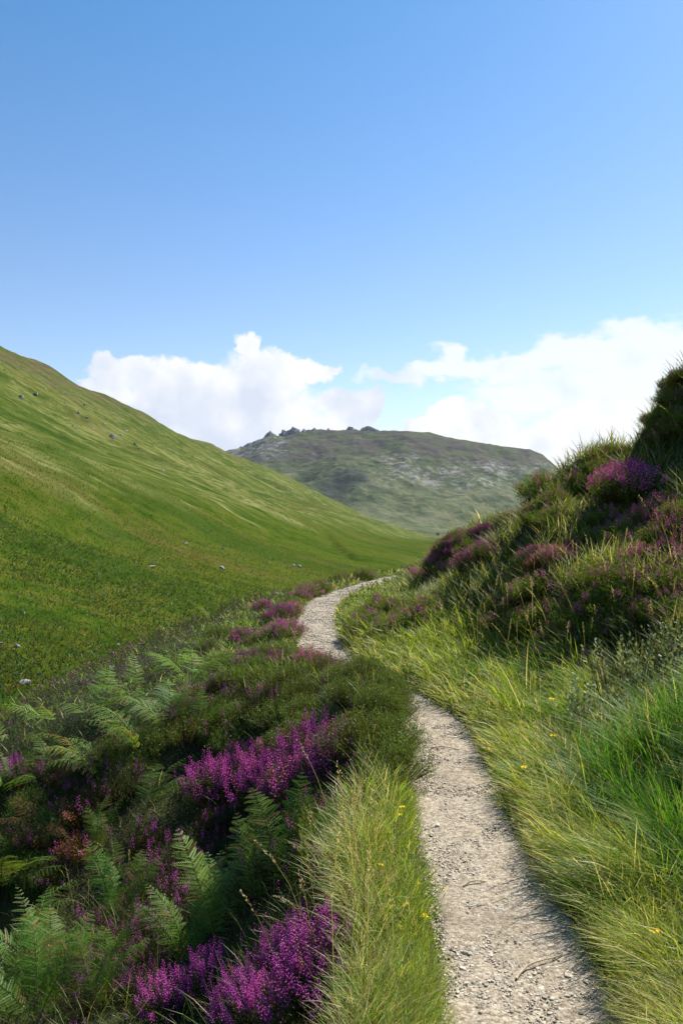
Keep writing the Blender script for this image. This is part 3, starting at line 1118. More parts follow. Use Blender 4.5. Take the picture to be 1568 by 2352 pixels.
# (kinds, count, polygon of root directions, size, label, group)
ZONES = [
    (['rich'], 9, [(345, 2330), (520, 2230), (640, 2200), (760, 2220), (740, 2330), (600, 2400), (420, 2400)], .80,
     "magenta flowering heather bush in the bright clump at the bottom beside tall grass", "bright heather clump at the bottom left"),
    (['pink', 'rich'], 11, [(455, 1800), (560, 1770), (720, 1740), (780, 1770), (800, 1840), (640, 1860), (480, 1880)], 1.12,
     "pink topped heather bush in the sunlit clump just below the green mound", "sunlit pink heather clump left of the path"),
    (['sparse'], 22, [(330, 1960), (480, 1850), (790, 1850), (740, 1960), (660, 2060), (420, 2130), (260, 2080)], .95,
     "shaded dark heather bush with scattered purple spikes on the steep face", "shaded heather on the steep face left of the path"),
    (['sparse', 'green', 'green', 'faded'], 20, [(380, 1640), (520, 1560), (700, 1560), (600, 1660), (450, 1720), (330, 1720)], .90,
     "low heather bush with few flowers on the slope behind the big ferns", "low heather behind the big ferns"),
    (['green', 'farpink', 'green', 'farsparse'], 22, [(480, 1470), (560, 1410), (690, 1365), (690, 1480), (720, 1540), (600, 1550), (470, 1540)], .82,
     "low heather bush with faded pink flowers on the flat shoulder left of the far path", "faded heather on the far left shoulder"),
    (['fargreen', 'faded'], 8, [(690, 1350), (760, 1330), (800, 1330), (770, 1350), (710, 1375)], .95,
     "dark heather bush left of the path where it bends out of sight", "dark heather left of the far bend"),
    (['sparse', 'green', 'sparse', 'rust', 'green'], 24, [(0, 1800), (130, 1760), (330, 1740), (300, 1830), (250, 1950), (120, 2040), (0, 2060)], .95,
     "straggly heather bush with brown and purple tips among the ferns at the left edge", "straggly heather among the left ferns"),
    (['sparse'], 14, [(120, 2200), (300, 2080), (420, 2150), (330, 2300), (200, 2350)], .80,
     "dim heather bush low on the shaded slope at the bottom left", "dim heather at the foot of the slope"),
    (['bright'], 5, [(1350, 1150), (1400, 1135), (1440, 1135), (1480, 1155)], 1.25,
     "vivid pink heather bush in the bright round clump standing out on the right bank", "bright round pink clump on the right bank"),
    (['fargreen', 'farsparse', 'faded', 'farsparse'], 20, [(1400, 1200), (1480, 1180), (1568, 1150), (1568, 1330), (1480, 1310), (1400, 1270)], .78,
     "purple pink heather bush in the sunny patch below the bright round clump", "heather patch right of the bright round clump"),
    (['farsparse', 'fargreen', 'farpink', 'farsparse'], 26, [(930, 1330), (980, 1290), (1050, 1240), (1130, 1225), (1130, 1290), (1050, 1320), (960, 1345)], .85,
     "pink heather bush on the low end of the bank above the far bend", "pink heather on the low end of the bank"),
    (['rust', 'farsparse'], 9, [(1190, 1300), (1240, 1285), (1310, 1250), (1320, 1280), (1250, 1310)], .72,
     "rusty red heather bush in the narrow band across the shaded bank", "rusty heather band on the shaded bank"),
    (['fargreen'], 14, [(800, 1450), (840, 1400), (900, 1390), (1000, 1400), (960, 1440), (860, 1470)], .85,
     "dark green heather bush on the hump at the right inside of the far bend", "dark green hump inside the far bend"),
    (['fargreen'], 28, [(1150, 1210), (1210, 1150), (1290, 1105), (1340, 1060), (1420, 1010), (1440, 1060), (1330, 1150), (1200, 1250)], .66,
     "dark heather bush on the skyline crest of the right bank", "dark heather along the bank crest"),
    (['fargreen', 'fargreen', 'faded'], 20, [(1445, 1010), (1475, 930), (1510, 880), (1568, 870), (1568, 1010), (1500, 1020)], .60,
     "heather bush on the topmost knoll of the right bank at the picture edge", "heather of the topmost knoll"),
    (['fargreen', 'faded', 'fargreen', 'fargreen', 'sparse'], 34, [(1080, 1420), (1180, 1370), (1330, 1350), (1500, 1330), (1568, 1330), (1568, 1480), (1400, 1480), (1180, 1470)], .78,
     "dull heather bush with a few purple spikes among the stalks of the right bank", "dull heather among the stalks of the right bank"),
    (['faded', 'sparse'], 8, [(1230, 1500), (1330, 1490), (1360, 1560), (1260, 1570)], .65,
     "small faded heather bush in the grass left of the grey leaved shrub", "faded heather left of the grey shrub"),
]
for kinds, n_, poly, size, label, group in ZONES:
    cluster(r, kinds, poly_pts(r, n_, poly), size, label, group)
# single bushes that stand out
for kind, v, px, py, s, sz, label in [
    ('fargreen', 0, 838, 1318, 1.15, 1.1, "lone dark heather bush standing beyond the far bend of the path"),
    ('fargreen', 1, 1245, 1130, 1.10, 1.2, "round green heather bush perched on the skyline at the foot of the crest"),
    ('fargreen', 2, 1172, 1210, .95, 1.0, "smaller round heather bush on the skyline below the perched one"),
    ('farpink', 1, 1215, 1130, .45, 1.4, "thin pink heather spike on the skyline left of the round perched bush"),
    ('sparse', 1, 830, 1745, .50, 1.2, "small purple heather tuft at the right end of the green mound"),
    ('rich', 1, 700, 1990, .40, 1.5, "thin purple heather shoot at the edge of the tall straw grass"),
    ('pink', 2, 1200, 1425, .45, 1.2, "tiny magenta heather tuft alone in the grass of the right bank"),
    ('rich', 2, 30, 1790, .75, 1.0, "purple heather bush at the left picture edge above the yellowish fern"),
    ('rich', 0, 700, 2170, .45, 1.4, "tall purple heather shoot at the top of the bright bottom clump"),
]:
    P = next(q for q in (at(px, py + 12 * k_) for k_ in range(20)) if q is not None and q[1] < 60)
    bush(kind, v, P, s, r.uniform(0, 6), label, None, sz)


# ------------------------------------------------------------------ ferns
def frond_mesh(seed, L, npin, width, droop, c0, c1, rise=1.15, taper='lance', nq=11):
    """one arching frond in its own frame: grows from the origin up and towards +X"""
    r = np.random.default_rng(seed)
    t = np.linspace(0, 1, 40)
    ang = rise - droop * t ** 1.3                      # elevation angle along the rachis
    dx, dz = np.cos(ang), np.sin(ang)
    step = L / 39
    px = np.concatenate([[0], np.cumsum(dx[:-1] * step)])
    pz = np.concatenate([[0], np.cumsum(dz[:-1] * step)])
    sway = .05 * L * np.sin(t * 2.2 + seed) * t
    geo = Geo()
    # rachis as a three-sided stalk
    K = 12
    ti = np.linspace(0, 1, K)
    C = np.stack([np.interp(ti, t, px), np.interp(ti, t, sway), np.interp(ti, t, pz)], -1)
    rad = .0035 * (1 - .8 * ti)
    V = np.concatenate([C + np.stack([0 * rad, rad, 0 * rad], -1), C + np.stack([0 * rad, -rad, 0 * rad], -1), C + np.stack([-rad * .5, 0 * rad, rad * 1.4], -1)])
    F = []
    for a_, b_ in ((0, 1), (1, 2), (2, 0)):
        i = np.arange(K - 1)
        F.append(np.stack([a_ * K + i, a_ * K + i + 1, b_ * K + i + 1, b_ * K + i], -1))
    geo.add(V, [np.concatenate(F)], np.array((.09, .12, .035)))
    start = .22 if taper == 'bracken' else .12
    tp = start + (1 - start) * (np.linspace(0, .985, npin) ** .92)
    P = np.stack([np.interp(tp, t, px), np.interp(tp, t, sway), np.interp(tp, t, pz)], -1)
    an = np.interp(tp, t, ang)
    T = np.stack([np.cos(an), 0 * an, np.sin(an)], -1)
    Nn = np.stack([-np.sin(an), 0 * an, np.cos(an)], -1)
    s = (tp - start) / (1 - start)
    prof = (1 - s) ** .85 * np.minimum(1, .70 + s * 2.2) if taper == 'bracken' else np.sin(np.pi * np.clip(s * .86 + .13, 0, 1)) ** .75
    q = np.linspace(.05, 1, nq)
    for side in (-1, 1):
        pl = width * L * prof * r.uniform(.88, 1.08, npin)
        pl = pl * np.where(r.random(npin) < .06, .45, 1)
        D = unit(T * (.42 + .25 * s)[:, None] + np.array([0, side, 0]) - Nn * r.uniform(-.05, .22, npin)[:, None] + r.normal(size=(npin, 3)) * .10)
        U = unit(np.cross(D, Nn) * side)               # in the blade, towards the tip or the base
        Q = P[:, None, :] + D[:, None, :] * (pl[:, None] * q[None])[:, :, None] - Nn[:, None, :] * (pl[:, None] * .22 * q[None] ** 2)[:, :, None]
        ql = pl[:, None] * (.135 if taper == 'bracken' else .17) * (1 - q[None]) ** .5 + .005
        for sg in (-1, 1):
            a = U[:, None, :] * sg + D[:, None, :] * .55 - Nn[:, None, :] * .12
            a = unit(a + r.normal(size=a.shape) * .06)
            w = D[:, None, :] * (pl[:, None] / nq * .46)[:, :, None] * np.ones((1, nq, 1))
            Lq = ql[:, :, None] * r.uniform(.85, 1.15, ql.shape)[:, :, None]
            v = np.stack([Q - w, Q + a * Lq * .55 - w * .8, Q + a * Lq + w * .3, Q + a * Lq * .5 + w], 2).reshape(-1, 3)
            m = npin * nq
            f = (np.arange(m) * 4)[:, None] + np.array([[0, 1, 2, 3]])
            tone = np.clip(r.random(m) * .5 + np.repeat(r.random(npin), nq) * .5, 0, 1)
            cc = lerp_col(c0, c1, tone)
            dead = np.repeat(r.random(npin) < .07, nq) | (np.tile(q, npin) > r.uniform(.82, 1.25, m))
            cc[dead] = lerp_col((.16, .10, .03), (.30, .20, .06), r.random(m))[dead]
            geo.add(v, [f], np.repeat(cc, 4, 0))
    return geo.mesh("fern_frond", MAT_FERN)


FT = {
    'blue': [frond_mesh(401 + i, 1.0, 15, .30, 1.15 + .2 * i, (.085, .165, .028), (.185, .280, .062), 1.2, 'bracken') for i in range(3)],
    'farsparse': [heather_meshes(381 + i, .27, .25, 320, .20, FADED, green=((.065, .105, .016), (.190, .240, .038)), leafsize=.018, bell=.0085, spike=(.05, .09), nb=11, rust=.06) for i in range(3)],
    'green': [frond_mesh(411 + i, 1.0, 16, .25, .95 + .2 * i, (.075, .180, .020), (.165, .285, .042), 1.25, 'bracken') for i in range(3)],
    'lime': [frond_mesh(421 + i, 1.0, 19, .19, .55 + .2 * i, (.170, .300, .045), (.290, .430, .090), 1.35, 'lance') for i in range(3)],
    'deep': [frond_mesh(431 + i, 1.0, 19, .18, .70 + .25 * i, (.060, .140, .012), (.140, .245, .028), 1.3, 'lance') for i in range(3)],
    'light': [frond_mesh(461 + i, 1.0, 15, .26, .9 + .35 * i, (.110, .220, .020), (.215, .335, .042), 1.2 - .1 * i, 'bracken') for i in range(3)],
    'gold': [frond_mesh(441, 1.0, 17, .24, 1.3, (.36, .20, .03), (.58, .33, .05), .9, 'bracken')],
    'brown': [frond_mesh(451 + i, 1.0, 17, .20, 1.7, (.12, .06, .025), (.24, .13, .05), 1.0, 'bracken') for i in range(2)],
}
rf = np.random.default_rng(77)


def fern(kind, px, py, size, n, label, group=None, face=None, spread=2.4, lift=0.0):
    """a fern plant: fronds fanning out of one crown; face is the heading (degrees, 0 = away, 90 = right)"""
    P = at(px, py)
    root = bpy.data.objects.new("fern", None)
    root.empty_display_size = .1
    COL.objects.link(root)
    root.location = (P[0], P[1], P[2] - .02 + lift)
    tag(root, label, "fern", group)
    a0 = rf.uniform(0, 6.28) if face is None else math.radians(90 - face)
    for i in range(n):
        a = a0 + spread * ((i + .5) / n - .5) + rf.uniform(-.18, .18) if spread < 6 else a0 + spread * i / n + rf.uniform(-.3, .3)
        f = link("frond", FT[kind][int(rf.integers(0, len(FT[kind])))], root)
        sc = size * rf.uniform(.78, 1.08)
        f.scale = (sc, sc, sc)
        f.rotation_euler = (rf.uniform(-.3, .3), rf.uniform(-.12, .25), a)
    return root


FERNS = [
    # kind, px, py, size, fronds, face, spread, label
    ('blue', 330, 1770, .78, 6, -60, 3.6, "large blue green fern with broad arching fronds left of the pink heather clump"),
    ('blue', 385, 1700, .66, 5, -20, 3.2, "blue green fern rising behind the large arching one"),
    ('blue', 245, 1810, .62, 4, -95, 1.7, "spreading fern whose fronds point left below the golden dead frond"),
    ('green', 455, 1700, .50, 4, 60, 3.0, "short green fern touching the left end of the pink heather clump"),
    ('green', 30, 1850, .62, 6, 20, 4.8, "yellowish green fern at the left picture edge below purple heather"),
    ('blue', 10, 2090, .68, 6, 70, 3.4, "pale sunlit fern at the left picture edge halfway down the slope"),
    ('blue', 60, 2170, .50, 4, 100, 2.2, "smaller fern hanging just below the pale sunlit one at the left edge"),
    ('deep', 85, 2380, .55, 6, -10, 2.2, "upright dark fern in the bottom left corner"),
    ('deep', 10, 2390, .62, 6, 10, 2.4, "upright green fern cut off by the bottom left corner"),
    ('green', 80, 2260, .55, 4, -60, 2.6, "drooping shaded fern above the two upright corner ferns"),
    ('deep', 220, 2350, .50, 5, 20, 2.2, "dim upright fern between the corner ferns and the bright heather"),
    ('deep', 270, 2150, .50, 5, -10, 1.8, "dark green fern with steep fronds in the middle of the shaded slope"),
    ('deep', 225, 1985, .45, 4, -5, 1.6, "slender pair of dark ferns high on the shaded slope"),
    ('lime', 500, 2190, .58, 5, -12, 1.1, "bright lime green fern standing upright behind the magenta heather"),
    ('lime', 590, 2110, .48, 4, 30, 1.6, "pale green fern leaning right behind the upright lime one"),
    ('deep', 425, 2250, .48, 6, -30, 1.8, "mid green fern just left of the upright lime one"),
    ('deep', 650, 2080, .55, 6, 45, 2.2, "glossy green fern against the tall straw grass"),
    ('lime', 700, 2030, .40, 4, 60, 1.6, "small fresh fern half hidden by the tall straw grass"),
    ('light', 440, 1590, .66, 4, 0, 4.4, "tall yellow green fern on the edge of the drop below the far shoulder"),
    ('light', 400, 1560, .48, 3, -70, 2.6, "fern spilling over the edge left of the tall yellow green one"),
    ('deep', 485, 1440, .50, 5, 0, 5.8, "dark bushy fern on the skyline edge left of the far shoulder"),
    ('light', 310, 1625, .62, 3, -80, 2.6, "feathery fern on the edge of the drop above the big blue green ferns"),
    ('light', 215, 1670, .66, 4, 20, 4.4, "light green feathery fern leaning over the drop"),
    ('light', 125, 1690, .55, 3, -100, 2.2, "light fern at the brink near the left edge below the long boulder"),
    ('blue', 345, 1580, .52, 3, 80, 2.6, "greyish fern with flat fronds at the brink of the drop"),
    ('light', 15, 1740, .55, 4, -10, 5.0, "half hidden fern at the left picture edge where the drop begins"),
    ('green', 110, 1800, .45, 4, 30, 3.4, "little fern among purple heather near the left edge"),
    ('blue', 330, 1890, .55, 4, 70, 2.4, "shaded fern with a long drooping frond below the large arching one"),
    ('green', 40, 2010, .45, 4, -10, 3.0, "small yellow tipped fern among brown bracken at the left edge"),
    ('gold', 195, 1760, .46, 2, -95, .5, "golden yellow dead fern frond lying above the spreading fern"),
    ('brown', 90, 1930, .55, 5, 0, 5.5, "withered brown fern on the slope near the left edge"),
    ('brown', 270, 1760, .40, 3, 20, 3.0, "small withered brown fern behind the golden frond"),
    ('brown', 40, 1960, .50, 4, 40, 4.0, "withered fern collapsing at the left picture edge"),
]
for kind, px, py, size, n_, face, spread, label in FERNS:
    fern(kind, px, py, size * 1.2, n_, label, None, face, spread, .08)


# ------------------------------------------------------------------ grey-leaved shrub on the right bank
def shrub_meshes(seed, R, Hh, nst):
    r = np.random.default_rng(seed)
    az = r.uniform(0, 6.28, nst)
    rho = np.sqrt(r.random(nst)) * R
    T = np.stack([np.cos(az) * rho, np.sin(az) * rho, Hh * r.uniform(.55, 1.1, nst)], -1)
    B = np.stack([np.cos(az) * rho * .4, np.sin(az) * rho * .4, np.full(nst, -.03)], -1)
    dd, ln = unit(T - B), np.linalg.norm(T - B, axis=1)
    g1 = Geo()
    cs = lerp_col((.07, .045, .03), (.13, .09, .06), r.random(nst))
    g1.blades(B, dd, unit(dd + np.array([0, 0, .3])), ln, .006, cs, cs, unit(np.cross(dd, r.normal(size=(nst, 3)))), 3)
    nl = 15
    t = np.tile(np.linspace(.3, 1, nl), nst)
    c = np.repeat(B, nl, 0) + np.repeat(dd, nl, 0) * (np.repeat(ln, nl) * t)[:, None]
    a = rand_dirs(nst * nl, r) * .8 + np.repeat(dd, nl, 0) * .7 + np.array([0, 0, .2])
    L = r.uniform(.020, .036, nst * nl)
    tone = r.random(nst * nl)
    g2 = Geo()
    g2.leaves(c, a, L, L * .48, lerp_col((.13, .18, .09), (.33, .40, .26), tone), r, True)
    return g1.mesh("shrub_stems", MAT_LEAF), g2.mesh("shrub_leaves", MAT_LEAF)


SHR = [shrub_meshes(501 + i, .26, .34, 46) for i in range(3)]
for v, px, py, s, label in [
    (0, 1450, 1650, 1.45, "grey green broad leaved shrub in the middle of the right bank behind the tall rushes"),
    (1, 1360, 1700, 1.1, "sprawling grey leaved shrub at the left foot of the larger grey one"),
    (2, 1540, 1650, 1.3, "grey leaved shrub right of the larger grey one near the picture edge"),
    (1, 1560, 1530, .9, "small pale leaved shrub in the shade at the right picture edge"),
]:
    P = at(px, py)
    o = bpy.data.objects.new("leafy_shrub", None)
    COL.objects.link(o)
    o.location = P
    o.scale = (s, s, s)
    o.rotation_euler = (0, -.15, px * .7)
    link("stems", SHR[v][0], o)
    link("foliage", SHR[v][1], o)['kind'] = 'stuff'
    tag(o, label, "shrub")


# ------------------------------------------------------------------ tall flowering grass stalks
def stalk_mesh(seed, L, head, bend):
    r = np.random.default_rng(seed)
    geo = Geo()
    P = np.zeros((1, 3))
    d0 = unit(np.array([[.06, .02, 1.0]]))
    d1 = unit(np.array([[bend, .1 * r.normal(), 1.0 - .35 * bend]]))
    c0 = np.array([[.20, .21, .07]])
    c1 = np.array([[.46, .38, .20]])
    for s in ((1, 0, 0), (0, 1, 0)):
        geo.blades(P, d0, d1, L, .0042, c0, c1, np.array([s], float), 5)
    k = 34
    t = np.sort(r.uniform(1 - head, 1, k))
    pos = L * (d0 * (t - t * t / 2)[:, None] + d1 * (t * t / 2)[:, None])
    ang = r.uniform(0, 6.28, k)
    s_ = (t - (1 - head)) / head
    rad = .009 * np.sin(np.pi * np.clip(s_ * .9 + .08, 0, 1)) * r.random(k)
    pos = pos + np.stack([np.cos(ang) * rad, np.sin(ang) * rad, 0 * ang], -1)
    a = d1 * .9 + np.stack([np.cos(ang), np.sin(ang), 0 * ang], -1) * .55
    geo.leaves(pos, a, r.uniform(.009, .017, k), .0042, lerp_col((.36, .29, .16), (.62, .54, .36), r.random(k)), r, True)
    # two stem leaves
    for tt, az in ((.25, .7), (.5, 3.4)):
        p = (L * (d0 * (tt - tt * tt / 2) + d1 * (tt * tt / 2)))
        geo.blades(p, unit(np.array([[math.cos(az), math.sin(az), 1.2]])), unit(np.array([[math.cos(az), math.sin(az), -.1]])), .14, .004, c0, c1 * .9, np.array([[-math.sin(az), math.cos(az), 0]]), 3)
    return geo.mesh("grass_stalk", MAT_GRASS)


ST = [stalk_mesh(601 + i, L, hd, b) for i, (L, hd, b) in enumerate([(.55, .22, .15), (.62, .25, .45), (.50, .30, .30), (.70, .18, .70), (.46, .26, .05), (.66, .22, 1.1)])]
rs_ = np.random.default_rng(88)
STALKS = [
    (26, [(720, 2000), (790, 1900), (900, 2100), (900, 2352), (640, 2352), (700, 2150)], 1.0, "tall dry grass stalk with pale seed head in the strip left of the path", "seed stalks in the straw strip left of the path"),
    (34, [(1010, 1500), (1130, 1400), (1330, 1480), (1400, 1540), (1180, 1560), (1040, 1560)], 1.0, "arching dry grass stalk on the sunlit lower bank below the rusty heather band", "seed stalks on the lower right bank"),
    (34, [(1250, 1330), (1568, 1250), (1568, 1540), (1330, 1480)], .9, "dry grass stalk on the shaded face of the right bank", "seed stalks on the shaded right bank"),
    (14, [(1400, 1090), (1568, 980), (1568, 1090), (1430, 1130)], .8, "thin grass stalk high on the right bank above the bright round clump", "seed stalks high on the right bank"),
    (14, [(985, 1270), (1060, 1225), (1130, 1210), (1130, 1230), (1020, 1270)], .75, "pale grass stalk sticking out above the pink heather against the mountain", "seed stalks against the mountain"),
    (12, [(800, 1500), (900, 1440), (980, 1440), (960, 1490), (850, 1530)], .8, "grass stalk leaning over the inside of the far bend", "seed stalks at the far bend"),
    (16, [(1130, 1700), (1330, 1600), (1340, 1760), (1200, 1900)], .85, "thin bent grass stalk among the lime verge grass right of the path", "seed stalks in the right verge"),
    (10, [(640, 1560), (720, 1500), (720, 1560), (650, 1620)], .7, "thin grass stalk on the shoulder beside the far path", "seed stalks on the far left shoulder"),
    (8, [(140, 2080), (260, 1980), (300, 2080), (180, 2160)], .7, "thin grass stalk among shaded ferns on the left slope", "seed stalks among the shaded ferns"),
]
for n_, poly, size, label, group in STALKS:
    for px, py in poly_pts(rs_, n_, poly):
        P = at(px, py)
        if P is None or P[1] > 40 or abs(P[0] - path_x(P[1])) < path_hw(P[1]) + .03:
            continue
        o = link("grass_stalk", ST[int(rs_.integers(0, len(ST)))])
        s = size * rs_.uniform(.7, 1.1)
        o.location = P
        o.scale = (s * max(1, P[1] / 7), s * max(1, P[1] / 7), s)
        o.rotation_euler = (rs_.uniform(-.12, .12), rs_.uniform(-.25, .05), math.pi + rs_.uniform(-1.0, 1.0))
        tag(o, label, "grass stalk", group)

# ------------------------------------------------------------------ small yellow flowers
gf = Geo()
for k in range(5):
    a = k * 2 * math.pi / 5
    d = np.array([[math.cos(a), math.sin(a), .25]])
    gf.leaves(np.array([[0, 0, .15]]) + d * .002, d, .011, .010, np.array([.75, .58, .02]), np.random.default_rng(1), True)
gf.bells(np.array([[0, 0, .148]]), np.array([[0, 0, 1.0]]), .003, .006, np.array([.6, .35, .02]))
gf.blades(np.zeros((1, 3)), np.array([[0, 0, 1.0]]), np.array([[.02, 0, 1.0]]), .15, .002, np.array([[.08, .14, .03]]), np.array([[.08, .14, .03]]), np.array([[1.0, 0, 0]]), 3)
FLW = gf.mesh("yellow_flower", MAT_GRASS)
for grp, lab, pts in [
    ("yellow flowers left of the path", "tiny yellow flower in the grass at the left edge of the gravel path", [(950, 2112), (985, 2118), (955, 2030), (992, 1905), (870, 2010), (975, 1890)]),
    ("yellow flowers right of the path", "tiny yellow flower in the long grass right of the gravel path",
     [(1150, 1760), (1210, 1790), (1280, 1720), (1345, 1680), (1400, 1670), (1260, 1620), (1550, 2230), (1330, 1800)])]:
    for px, py in pts:
        P = at(px, py + 60)
        if P is None:
            continue
        off = P[0] - float(path_x(P[1]))
        hw_ = float(path_hw(P[1])) + .06
        if abs(off) < hw_:
            P[0] = float(path_x(P[1])) + math.copysign(hw_, off)
            P[2] = float(H(P[0], P[1]))
        o = link("yellow_flower", FLW)
        s = rs_.uniform(1.0, 1.4) * (1.35 if 'right' in grp else .9)
        o.location, o.scale, o.rotation_euler = P, (s, s, s), (rs_.uniform(-.3, .5), rs_.uniform(-.3, .3), rs_.uniform(0, 6))
        tag(o, lab, "flower", grp)


# ------------------------------------------------------------------ stones: gravel of the path, loose stones, boulders, tors
def ico(sub):
    import bmesh
    bm = bmesh.new()
    bmesh.ops.create_icosphere(bm, subdivisions=sub, radius=1)
    V = np.array([v.co[:] for v in bm.verts])
    F = np.array([[v.index for v in f.verts] for f in bm.faces])
    bm.free()
    return V, F


def build_gravel():
    r = np.random.default_rng(701)
    V0, F0 = ico(1)
    N = 70000
    Y = np.exp(r.uniform(math.log(1.2), math.log(19), N))
    xc, hw = path_x(Y), path_hw(Y)
    t = r.uniform(-1.08, 1.08, N)
    # grit gathers off the trodden middle line
    keep = r.random(N) < .55 + .45 * np.abs(t) + .5 * (fbm(Y * 2.1, t * 1.5, 703, 3))
    Y, t, xc, hw = Y[keep], t[keep], xc[keep], hw[keep]
    n = len(Y)
    X = xc + t * hw
    S = (.0024 + .0052 * r.random(n) ** 3.0) * np.clip(Y / 4.5, 1, 2.2)
    big = r.random(n) < .012
    S[big] *= r.uniform(1.5, 2.4, big.sum())
    P = ground_pts(X, Y)
    P[:, 2] += .004 + S * .25
    jit = 1 + .28 * r.normal(size=(n, len(V0)))
    V = V0[None] * jit[:, :, None] * (S[:, None] * r.uniform(.6, 1.35, (n, 3)))[:, None, :] * np.array([1, 1, .55])
    a = r.uniform(0, 6.28, n)
    ca, sa = np.cos(a)[:, None], np.sin(a)[:, None]
    V = np.stack([V[..., 0] * ca - V[..., 1] * sa, V[..., 0] * sa + V[..., 1] * ca, V[..., 2]], -1) + P[:, None, :]
    F = ((np.arange(n) * len(V0))[:, None, None] + F0[None]).reshape(-1, 3)
    tone = r.random(n)
    c = lerp_col((.28, .235, .175), (.56, .49, .39), tone)
    dk = r.random(n) < .045
    c[dk] = lerp_col((.10, .09, .075), (.22, .19, .16), r.random(n))[dk]
    o = link("gravel", make_mesh("gravel", V.reshape(-1, 3), [F], [MAT_GRAVEL], np.repeat(c, len(V0), 0)))
    tag(o, "loose pale granite gravel strewn over the winding path", "gravel", kind='stuff')


build_gravel()


def rock_mesh(name, seed, sub=3, amp=.35, flat=(1, .75, .6), mat=None, facets=7):
    r = np.random.default_rng(seed)
    V, F = ico(sub)
    d = np.ones(len(V))
    for _ in range(facets):                              # cleave with random planes
        nrm = unit(r.normal(size=3))
        lim = r.uniform(.55, .85)
        k = V @ nrm
        d = np.where(k * d > lim, lim / np.maximum(k, 1e-6), d)
    V = V * d[:, None]
    V = V * (1 + amp * .35 * fbm(V[:, 0] * 2 + seed, V[:, 1] * 2 + V[:, 2] * 1.7, seed, 4))[:, None]
    return make_mesh(name, V * np.array(flat), [F], [mat or MAT_ROCK])


RK = [rock_mesh("rock", 801 + i, 3, .4, fl) for i, fl in enumerate([(1, .75, .62), (1, .6, .5), (.9, .8, .75), (1, .7, .45)])]


SK = [rock_mesh("stone", 821 + i, 3, .4, fl, MAT_STONE) for i, fl in enumerate([(1, .75, .45), (1, .6, .4), (.9, .8, .5), (1, .7, .35)])]


def rock(name, px, py, wpx, v, label, cat, group=None, sink=.55, rz=None):
    P = at(px, py)
    if P is None:
        return
    s = wpx / 1829 * P[1] * .55
    o = link(name, (SK if name == 'loose_stone' else RK)[v % 4])
    o.location = (P[0], P[1], P[2] + s * (.6 - sink) * .6)
    o.scale = (s, s, s)
    o.rotation_euler = (rs_.uniform(-.2, .2), rs_.uniform(-.2, .2), rs_.uniform(0, 6.28) if rz is None else rz)
    tag(o, label, cat, group)


for px, py, w_, v, label in [
    (60, 1568, 36, 1, "long pale boulder lowest on the hillside near the left edge"),
    (39, 1488, 17, 2, "round pale boulder at the left edge above the long one"),
    (2, 1478, 14, 0, "pale boulder cut off by the left picture edge"),
    (256, 1500, 12, 0, "small upright pale boulder alone in the low grass above the ferns"),
    (258, 1533, 20, 3, "flat pale boulder directly above the fern tops"),
    (509, 1306, 15, 2, "lone white boulder in the green apron left of the path"),
    (674, 1300, 15, 0, "pale half of the boulder pair just left of the path bend"),
    (686, 1303, 13, 2, "darker half of the boulder pair just left of the path bend"),
    (272, 1482, 10, 2, "tiny boulder in the dark grass above the upright one"),
    (348, 1302, 18, 3, "flat boulder among orange bracken on the apron"),
    (427, 1250, 12, 0, "brownish boulder at the top of the green apron"),
    (510, 1260, 12, 1, "small flat boulder above the lone white one"),
    (50, 914, 15, 2, "white boulder high on the slope near the left edge"),
    (84, 906, 13, 0, "white boulder beside the high one, slightly to its right"),
    (258, 1006, 18, 2, "largest crag in the middle of the upper slope"),
    (375, 1082, 10, 2, "dark little crag lower down the upper slope"),
    (427, 1118, 7, 0, "tiny white boulder lowest of those on the upper slope"),
]:
    rock("boulder", px, py, w_, v, label, "boulder")
for i, (px, py) in enumerate([(8, 835), (12, 850), (18, 858), (105, 894), (115, 900), (140, 905), (182, 948), (169, 978), (279, 1000), (290, 990), (240, 975), (150, 925), (200, 960), (215, 985),
                              (318, 1030), (330, 1042), (60, 870), (95, 925), (310, 1020), (195, 930)]):
    rock("boulder", px, py, rs_.uniform(5, 9), i, "small pale rock in the scatter high on the left hillside", "boulder", "rocks scattered high on the left hillside")

for px, py, w_, v, label in [
    (1150, 2100 + 0, 32, 2, "stone in the middle of the path, largest of the loose stones"),
    (975, 1745, 22, 0, "pale stone at the left edge of the path below the green mound"),
    (1085, 2010, 16, 1, "grey stone on the right half of the path"),
    (1165, 2195, 20, 0, "brown stone low on the path near the left verge"),
    (1000, 1900, 24, 3, "pale flat stone at the left margin of the path"),
    (1100, 1840, 12, 2, "small dark stone in the trodden middle of the path"),
    (1300, 2290, 18, 1, "pale stone near the bottom right margin of the path"),
    (1150, 1990, 12, 0, "little grey stone in the shaded half of the path"),
    (1190, 2260, 14, 2, "rounded white stone near the bottom of the path"),
    (760, 1410, 10, 0, "pale stone at the bend of the far path"),
]:
    rock("loose_stone", px, py, w_, v, label, "stone", None, .2)


